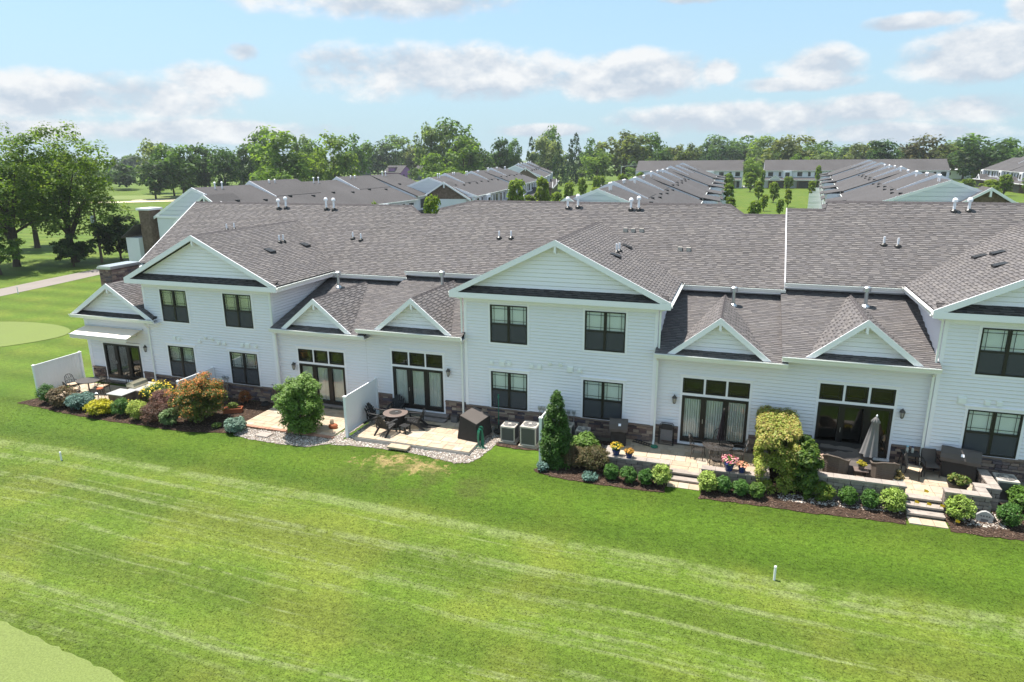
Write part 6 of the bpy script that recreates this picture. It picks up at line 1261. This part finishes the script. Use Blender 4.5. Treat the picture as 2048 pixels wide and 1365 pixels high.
pot('tall white pot with a green plant left of the wicker armchair', 3.68, -1.55, .45, 'whitepot', .17, .42, PG, [(.60, .40, .34)], .24, .36, 165); pot('pot of yellow leaves on the low side table', 5.02, -1.74, .83, 'covertop', .12, .17, [(.40, .34, .03), (.28, .27, .03)], None, .18, .22, 166); pot('white pot with a dry tan plant beside the right wicker armchair', 6.28, -1.90, .45, 'whitepot', .20, .26, [(.34, .22, .09), (.18, .14, .05), (.42, .31, .16)], None, .26, .42, 167, .07); pot('large planter with a leafy bush beside the covered grill', 8.32, -1.72, .45, 'iron', .36, .34, [(.075, .13, .018), (.11, .16, .03), (.16, .15, .03)], None, .46, .55, 168, .075)

# ------------------------------------------------------------------ the townhouse rows behind
class TB(MB):
    """mesh builder in a row's own axes: s along the row, t outwards on its seen side, z up from its ground"""
    def __init__(s, o, a, side): super().__init__(); s.o, s.a, s.sd = o, a, side
    def build(s, name, mat, parent=None, **k):
        (ox, oy), (ax, ay), sd = s.o, s.a, s.sd; nx, ny = (ay*sd, -ax*sd)
        s.v = [(ox+ax*p[0]+nx*p[1], oy+ay*p[0]+ny*p[1], p[2]) for p in s.v]
        if sd < 0: s.f = [f[::-1] for f in s.f]
        return super().build(name, mat, parent, **k)
def far_window(B, par, s, t, z, w_=1.5, h=1.6, ends=False):
    f = B(); f.box(s-w_/2-.14, t, z-.14, s+w_/2+.14, t+.05, z+h+.16); wn = f.build('window', M['trim'], par)
    g = B(); g.box(s-w_/2, t+.03, z, s-.04, t+.07, z+h); g.box(s+.04, t+.03, z, s+w_/2, t+.07, z+h); g.build('pane', M['farglass'], wn)
    b = B(); b.box(s-.04, t+.03, z, s+.04, t+.09, z+h); b.box(s-w_/2, t+.071, z+h*.5-.03, s-.04, t+.09, z+h*.5+.03); b.box(s+.04, t+.071, z+h*.5-.03, s+w_/2, t+.09, z+h*.5+.03); b.build('sash', M['black'], wn)
def far_row(label, o, ang, n, zs, side, front, half=(9, 9), ridge=9.6, eave=6.35, pitchL=9.9, gable=True, step=.45, slope=.012, group=None, stone=True, both=True, vents=8):
    a = (math.sin(R(ang)), math.cos(R(ang))); g0 = gz(*o) if zs is None else zs; B = lambda: TB(o, a, side)
    T = thing('townhouse_row', label, 'townhouses', (o[0], o[1], g0), world=True); hs, ho = half; wl = B()
    for k in range(n):
        s0, s1 = k*pitchL, (k+1)*pitchL; dz = g0+slope*(k//4*4)*pitchL; zr, ze = ridge+dz, eave+dz
        for sg, hh in ((1, hs), (-1, ho)):
            r_ = B(); sl = (zr-ze)/hh; P = [(s0, 0, zr), (s1+.02, 0, zr), (s1+.02, sg*(hh+.45), ze-.45*sl), (s0, sg*(hh+.45), ze-.45*sl)]
            r_.prism(P if sg > 0 else P[::-1], (0, 0, -.16)); r_.build('roof', M['farroof'], T)
        wl.box(s0+.02, -ho+.02, g0-1.5, s1-.02, hs-.02, ze-.12); wl.prism([(s0+.03, -ho+.05, ze-.12), (s0+.03, hs-.05, ze-.12), (s0+.03, 0, zr-.2)], (pitchL-.06, 0, 0))
        if k == 0 and gable:
            rk = B()
            for sg, hh in ((1, hs), (-1, ho)):
                sl = (zr-ze)/hh; rk.prism([(s0-.06, 0, zr+.03), (s0-.06, sg*(hh+.45), ze-.45*sl+.03), (s0-.06, sg*(hh+.45), ze-.45*sl-.30), (s0-.06, 0, zr-.30)], (.10, 0, 0))
            rk.build('rake_board', M['trim'], T)
        if k % 2 and step:                                      # every second unit has a raised upper roof with a white end board
            for sg, hh in ((1, hs), (-1, ho)):
                sl = (zr-ze)/hh; q = hh*.46; lo = .05; P = [(s0+.05, 0, zr+step), (s1-.05, 0, zr+step), (s1-.05, sg*q, zr-q*sl+lo), (s0+.05, sg*q, zr-q*sl+lo)]
                r_ = B(); r_.prism(P if sg > 0 else P[::-1], (0, 0, -.2)); r_.build('upper_roof', M['farroof'], T)
                rk = B(); rk.prism([(s0-.03, 0, zr+step+.04), (s0-.03, sg*(q+.1), zr-(q+.1)*sl+lo+.04), (s0-.03, sg*(q+.1), zr-(q+.1)*sl), (s0-.03, 0, zr)], (.08, 0, 0)); rk.build('rake_board', M['trim'], T)
        f_ = B(); f_.box(s0, hs+.42, ze-.45*(zr-ze)/hs-.17, s1, hs+.55, ze-.45*(zr-ze)/hs-.03); f_.build('gutter', M['gutter'], T)
        if k < vents:
            for q in (.3, .42): v_ = B(); v_.tube([(s0+pitchL*q, .7, zr-.35), (s0+pitchL*q, .7, zr+.45)], .075, 8); v_.lathe([(.08, 0), (.14, 0), (.13, .1), (.02, .2)], (s0+pitchL*q, .7, zr+.40), 8); v_.build('vent_pipe', M['trim'], T)
            for q, tt in ((.25, .5), (.7, .55)): v_ = B(); zz = zr-(zr-ze)*tt; v_.box(s0+pitchL*q-.2, hs*tt-.2, zz-.1, s0+pitchL*q+.2, hs*tt+.2, zz+.16); v_.build('roof_vent', M['black2'], T)
        if front == 'street':
            c = (s0+s1)/2
            # bay with its window, lower garage roof, garage with a dark door
            far_window(B, T, c-2.6, hs+.03, 4.1+dz, 1.7, 1.55); far_window(B, T, c+.6, hs+.03, 4.1+dz, .9, 1.55)
            if k % 2 == 0:
                by = B(); by.box(c+1.6, hs, 3.2+dz, c+4.6, hs+.75, 6.0+dz); by.build('bay', M['farwhite'], T); far_window(B, T, c+3.1, hs+.78, 4.0+dz, 1.5, 1.5)
            else: far_window(B, T, c+3.2, hs+.03, 4.1+dz, 1.7, 1.55)
            lr = B(); lr.prism([(s0+.3, hs-.02, 3.75+dz), (s1-.3, hs-.02, 3.75+dz), (s1-.3, hs+2.9, 2.95+dz), (s0+.3, hs+2.9, 2.95+dz)], (0, 0, -.14)); lr.build('garage_roof', M['farroof'], T)
            fa = B(); fa.box(s0+.3, hs+2.9, 2.72+dz, s1-.3, hs+2.98, 2.96+dz); fa.build('fascia', M['trim'], T)
            gw = B(); gw.box(c-3.2, hs, g0-1, c+2.4, hs+2.3, 2.8+dz); gw.build('garage_wall', M['farstone'], T)
            gd = B(); gd.box(c-2.85, hs+2.3, g0-.2, c+2.05, hs+2.36, 2.25+dz); gd.build('garage_door', M['garage'], T)
            for q in range(4): p_ = B(); p_.box(c-2.8, hs+2.36, g0+.02+.52*q+dz-g0, c+2.0, hs+2.385, g0+.48+.52*q+dz-g0); p_.build('garage_panel', M['garage'], T)
            ed = B(); ed.box(c+3.1, hs+.02, g0, c+4.1, hs+.07, 2.3+dz); ed.build('front_door', M['black'], T)
            cg = B(); cg.prism([(c-3.0, hs+2.5, 2.9+dz), (c+1.0, hs+2.5, 2.9+dz), (c-1.0, hs+2.5, 4.5+dz)], (0, -2.6, 0)) if k % 3 == 0 else None
            if k % 3 == 0:
                cg.build('gable_wall', M['farwhite'], T)
                for sg in (1, -1): q_ = B(); P = [(c-1.0, hs+2.75, 4.66+dz), (c-1.0+sg*2.3, hs+2.75, 2.86+dz), (c-1.0+sg*2.3, hs-.1, 2.86+dz), (c-1.0, hs-.1, 4.66+dz)]; q_.prism(P if sg < 0 else P[::-1], (0, 0, -.1)); q_.build('gable_roof', M['farroof'], T)
                rb = B()
                for sg in (1, -1): rb.prism([(c-1.0, hs+2.72, 4.70+dz), (c-1.0+sg*2.35, hs+2.72, 2.86+dz), (c-1.0+sg*2.35, hs+2.72, 2.62+dz), (c-1.0, hs+2.72, 4.44+dz)], (0, .09, 0))
                rb.build('rake_board', M['trim'], T)
        else:
            # garden side: low roofs, fences between the patios, doors
            lr = B(); lr.prism([(s0, hs+.4, 5.4+dz), (s1, hs+.4, 5.4+dz), (s1, hs+3.2, 4.3+dz), (s0, hs+3.2, 4.3+dz)] if k % 2 else [(s0, hs+.3, 6.3+dz), (s1, hs+.3, 6.3+dz), (s1, hs+3.0, 5.8+dz), (s0, hs+3.0, 5.8+dz)], (0, 0, -.15)); lr.build('low_roof', M['farroof'], T)
            wb = B(); wb.box(s0+.05, hs, g0-1, s1-.05, hs+2.6, 4.2+dz if k % 2 else 5.8+dz); wb.build('wall', M['farwhite'], T)
            pd_ = B(); pd_.box(s0+3, hs+2.62, dz+.1, s0+6, hs+2.68, dz+2.4); pd_.build('patio_door', M['farglass'], T)
            fn = B(); fn.box(s0-.06, hs+2.6, g0-.3, s0+.06, hs+5.4, g0+1.8+slope*s0); fn.build('patio_screen', M['fence'], T)
    wl.build('wall', M['farwhite'], T)
    if gable:                                                  # the gable end that looks this way: white boards, a lower stone gable beside it
        rk = B(); zr, ze = ridge+g0, eave+g0; rk.box(-.10, -ho, ze-.35, -.03, hs, ze-.08); rk.build('belt_board', M['trim'], T)
        for q in range(6): b_ = B(); zz = ze+.1+q*.5; ww = hs*(zr-.35-zz)/(zr-ze); b_.box(-.05, -ho*(zr-.35-zz)/(zr-ze), zz, .03, ww, zz+.46) if ww > .3 else b_.box(-.05, -.1, zz, .03, .1, zz+.01); b_.build('gable_board', M['farwhite'], T)
        if stone:
            c = stone*hs*.42; za, zb, hw = zr-.75, ze-.55, hs*.55; sl = (za-zb)/hw
            st = B(); st.prism([(-.9, c-hw*.92, zb-.1), (-.9, c+hw*.92, zb-.1), (-.9, c, za-.3)], (.85, 0, 0)); st.build('stone_gable', M['farstone'], T); lw_ = B(); lw_.box(-.88, c-hw*.85, g0-1, -.06, c+hw*.85, zb-.1); lw_.build('wall', M['farwhite'], T)
            for sg in (1, -1):
                q_ = B(); P = [(-1.3, c, za), (-1.3, c+sg*(hw+.2), zb-.2*sl), (3.5, c+sg*(hw+.2), zb-.2*sl), (3.5, c, za)]; q_.prism(P if sg > 0 else P[::-1], (0, 0, -.12)); q_.build('gable_roof', M['farroof'], T)
            rb = B()
            for sg in (1, -1): rb.prism([(-1.38, c, za+.04), (-1.38, c+sg*(hw+.25), zb-.25*sl+.04), (-1.38, c+sg*(hw+.25), zb-.25*sl-.28), (-1.38, c, za-.28)], (.1, 0, 0))
            rb.build('rake_board', M['trim'], T); br = B(); br.box(-1.36, c-.1, za-1.0, -.95, c+.1, za-.3); br.build('apex_bracket', M['trim'], T)
    return T
RA = far_row('nearest row behind at the left, white gable end turned this way beside the golf course', (-62, 36), 1, 5, 0, 1, 'street', (8.6, 6), stone=.8, ridge=9.6)
mb = MB(); mb.box(-70.2, 35.6, -.5, -68.6, 37.4, 6.9); c0 = mb.build('chimney', M['farstone'], RA); mb = MB(); mb.box(-70.4, 35.4, 6.9, -68.4, 37.6, 7.15); mb.build('chimney_cap', M['trim'], c0)
mb = MB(); mb.box(-72.2, 35, -.5, -70.2, 40, 3.6); mb.build('side_wing', M['farwhite'], RA); mb = MB(); mb.prism([(-72.6, 34.6, 3.5), (-70.1, 34.6, 5.1), (-70.1, 40.4, 5.1), (-72.6, 40.4, 3.5)], (0, 0, .14)); mb.build('wing_roof', M['farroof'], RA)
far_row('middle building of the left rows with white and brown stone gables', (-52.2, 79.7), -8, 7, .3, 1, 'street', (8.0, 8), stone=.9, ridge=9.3, slope=.010)
far_row('farthest building of the left rows, below the dark spruces', (-66.8, 170), -13, 6, .9, 1, 'street', (8.4, 8), stone=.9, ridge=9.7, slope=.010)
far_row('middle row running straight away behind the nearest ridge with stepped white roof edges', (-14.6, 41), -1.4, 15, -.05, 1, 'garden', (8.6, 8.6), stone=-.8, ridge=9.6, slope=.009)
far_row('right row running away, with white and stone gables rising over the nearest ridge', (21.6, 61), 4.4, 15, .15, -1, 'garden', (9.2, 9.2), stone=-.95, ridge=9.75, slope=.0095)
far_row('back row facing this way beyond the middle row, left of the bright tree', (-42.0, 250), 90, 4, 1.35, 1, 'street', (6.6, 6), gable=False, ridge=9.9, eave=6.4, slope=0, step=0, vents=0)
far_row('back row facing this way above the striped lawn, with dark garage doors', (5.0, 250), 90, 6, 1.35, 1, 'street', (6.6, 6), gable=False, ridge=9.9, eave=6.4, slope=0, step=0, vents=0)
far_row('far right row seen at the right picture edge behind young trees', (88, 196), .5, 7, 1.15, -1, 'street', (8.6, 8), gable=False, ridge=10.2, slope=.003, vents=0)
def house(name, label, x, y, z, w_, d_, h, hr, rz, wall, wins=2, dormer=False):
    t = thing(name, label, 'house', (x, y, z), R(rz)); mb = MB(); mb.box(-w_/2, -d_/2, -1, w_/2, d_/2, h); mb.prism([(w_/2-.02, -d_/2, h), (w_/2-.02, d_/2, h), (w_/2-.02, 0, h+hr)], (-w_+.04, 0, 0)); mb.build('wall', M[wall], t)
    for s_ in (-1, 1): mb = MB(); P = [(-w_/2-.4, 0, h+hr+.12), (w_/2+.4, 0, h+hr+.12), (w_/2+.4, s_*(d_/2+.5), h-.2), (-w_/2-.4, s_*(d_/2+.5), h-.2)]; mb.prism(P if s_ < 0 else P[::-1], (0, 0, -.2)); mb.build('roof', M['farroof'], t)
    for k in range(wins):
        u = -w_/2+w_*(k+.5)/wins; mb = MB(); mb.box(u-.65, -d_/2-.08, h*.35, u+.65, -d_/2, h*.35+1.7); o = mb.build('window', M['trim'], t); mb = MB(); mb.box(u-.5, -d_/2-.11, h*.35+.15, u+.5, -d_/2-.05, h*.35+1.55); mb.build('pane', M['farglass'], o)
        mb = MB(); v = -d_/2+d_*(k+.5)/wins; mb.box(w_/2, v-.6, h*.4, w_/2+.08, v+.6, h*.4+1.6); mb.build('window', M['farglass'], t)
    if dormer: mb = MB(); mb.box(-w_*.28, -d_*.42, h+.2, w_*.05, 0, h+hr*.72); mb.build('dormer', M[wall], t); mb = MB(); mb.box(-w_*.32, -d_*.5, h+hr*.72, w_*.09, .2, h+hr*.72+.2); mb.build('dormer_roof', M['farroof'], t)
    return t
house('purple_house', 'purple gabled house among the trees beyond the left row', -188.5, 324, .8, 13, 9, 4.6, 3.6, -16, 'purple', 2, True); house('teal_house', 'small slate teal house just right of the purple one', -177.5, 333, .8, 7, 8, 5.2, 3.0, -25, 'teal', 2); house('grey_house', 'grey gabled house half hidden by trees left of the purple one', -200, 303, .8, 8, 8, 5.6, 4.2, -20, 'greyhouse', 2)
house('long_low_building', 'long low flat grey roofed building behind the white car', 93, 366, 1.2, 22, 10, 4.4, 1.6, -8, 'farwhite', 5)
# street furniture, cars, poles
def car(label, x, y, rz, paint):
    t = thing('parked_car', label, 'car', (x, y, gz(x, y)+.04), R(rz)); mb = MB(); mb.prism([(-2.2, -.88, .35), (2.25, -.88, .35), (2.3, -.88, .62), (2.1, -.88, .82), (1.1, -.88, .92), (.5, -.88, 1.36), (-1.0, -.88, 1.40), (-1.9, -.88, .95), (-2.25, -.88, .85)], (0, 1.76, 0)); mb.build('body', M[paint], t, bevel=.06)
    mb = MB(); mb.prism([(1.0, -.90, .94), (.46, -.90, 1.28), (-.95, -.90, 1.32), (-1.65, -.90, .97)], (0, 1.80, 0)); mb.build('side_window', M['farglass'], t)
    for a in (-1.4, 1.45):
        for b in (-.82, .82): mb = MB(); mb.tube([(a, b-.1, .32), (a, b+.1, .32)], .32, 14); mb.build('wheel', M['tyre'], t)
car('white car parked beyond the right row gable', 52.6, 196, 8, 'carwhite'); car('dark car parked right behind the white one', 56.0, 190, 8, 'cardark')
def post(label, x, y, h, arm=None):
    t = thing('street_lamp', label, 'street lamp', (x, y, gz(x, y))); mb = MB(); mb.tube([(0, 0, -.1), (0, 0, h)] if not arm else [(0, 0, -.1), (0, 0, h-1), (-.3, 0, h-.2), (-1.2, 0, h)], [.10, .06] if not arm else [.1, .08, .06, .05], 8); mb.build('pole', M['black' if not arm else 'metal'], t); mb = MB(); mb.lathe([(.05, 0), (.20, .08), (.22, .35), (.06, .55)], (0, 0, h-.1), 8) if not arm else mb.cbox((-1.5, 0, h), (.7, .25, .12)); mb.build('lamp_head', M['lampglass'], t)
post('black lamp post among the young trees of the left street', -33.6, 117, 3.4); post('black lamp post further along the left street', -42.5, 180, 3.6); post('curved pale street light between the right row and the low grey building', 69, 293.6, 9.4, True)
t = thing('utility_pole', 'wooden utility pole with a white transformer can beside the cart path', 'utility pole', (-80.6, 38.2, gz(-80.6, 38.2))); mb = MB(); mb.tube([(0, 0, -.4), (.05, 0, 3.5), (-.1, .1, 7.0)], [.17, .15, .11], 10); mb.build('pole', M['pole'], t, smooth=True); mb = MB(); mb.lathe([(.22, 0), (.26, .04), (.26, .85), (.2, .92), (.05, .95)], (-.42, 0, 5.2), 14); mb.bar((-.2, 0, 5.6), (0, 0, 5.6), .08); mb.build('transformer', M['fence'], t); mb = MB(); mb.bar((-.4, -.5, 6.7), (.3, .7, 6.7), .09); mb.build('crossarm', M['pole'], t)
mb = MB()
for a, b, sag in (((-80.7, 38.2, 6.4), (-86, 8, 5.6), .9), ((-80.7, 38.4, 6.4), (-86, 120, 6.4), 1.2)): mb.tube([tuple(Vector(a).lerp(Vector(b), i/10)-Vector((0, 0, sag*4*(i/10)*(1-i/10)))) for i in range(11)], .022, 5)
tag(mb.build('power_line', M['cover'], None), 'sagging black wire running off both sides of the wooden utility pole', 'power line')
for x, y, h, lab in ((-42.4, 348, 14, 'far utility pole with a crossarm above the left back row roof'), (2.4, 274, 11.4, 'thin far utility pole between the two back rows')):
    t = thing('utility_pole', lab, 'utility pole', (x, y, gz(x, y))); mb = MB(); mb.tube([(0, 0, -.3), (0, 0, h)], [.2, .13], 8); mb.build('pole', M['pole'], t); mb = MB(); mb.bar((-1.3, 0, h-1.2), (1.3, 0, h-1.2), .16); mb.build('crossarm', M['pole'], t)
t = thing('traffic_light', 'traffic light mast arm with red housings beyond the left back row', 'traffic light', (-56.8, 296, gz(-56.8, 296))); mb = MB(); mb.tube([(0, 0, -.2), (0, 0, 8.0)], [.2, .14], 8); mb.tube([(0, 0, 7.6), (5, .6, 8.2), (11, 1.4, 8.3)], [.13, .1, .07], 8); mb.build('mast', M['gutter'], t)
for q in (6.0, 9.2): mb = MB(); mb.cbox((q, .9, 7.5), (1.0, .3, 1.5)); mb.build('signal_head', M['red' if q > 7 else 'black'], t)

# light summer haze: one closed box of thin air around everything
m = bpy.data.materials.new('summer haze'); m.use_nodes = True; n = NT(m.node_tree); pv = n.n('ShaderNodeVolumePrincipled'); pv.inputs['Color'].default_value = (.86, .91, .97, 1); pv.inputs['Density'].default_value = .00016; pv.inputs['Anisotropy'].default_value = .2
o = n.n('ShaderNodeOutputMaterial'); m.node_tree.links.new(pv.outputs[0], o.inputs['Volume'])
mb = MB(); mb.box(-2300, -90, -3, 2300, 3300, 34); tag(mb.build('haze', m, None), kind='stuff')
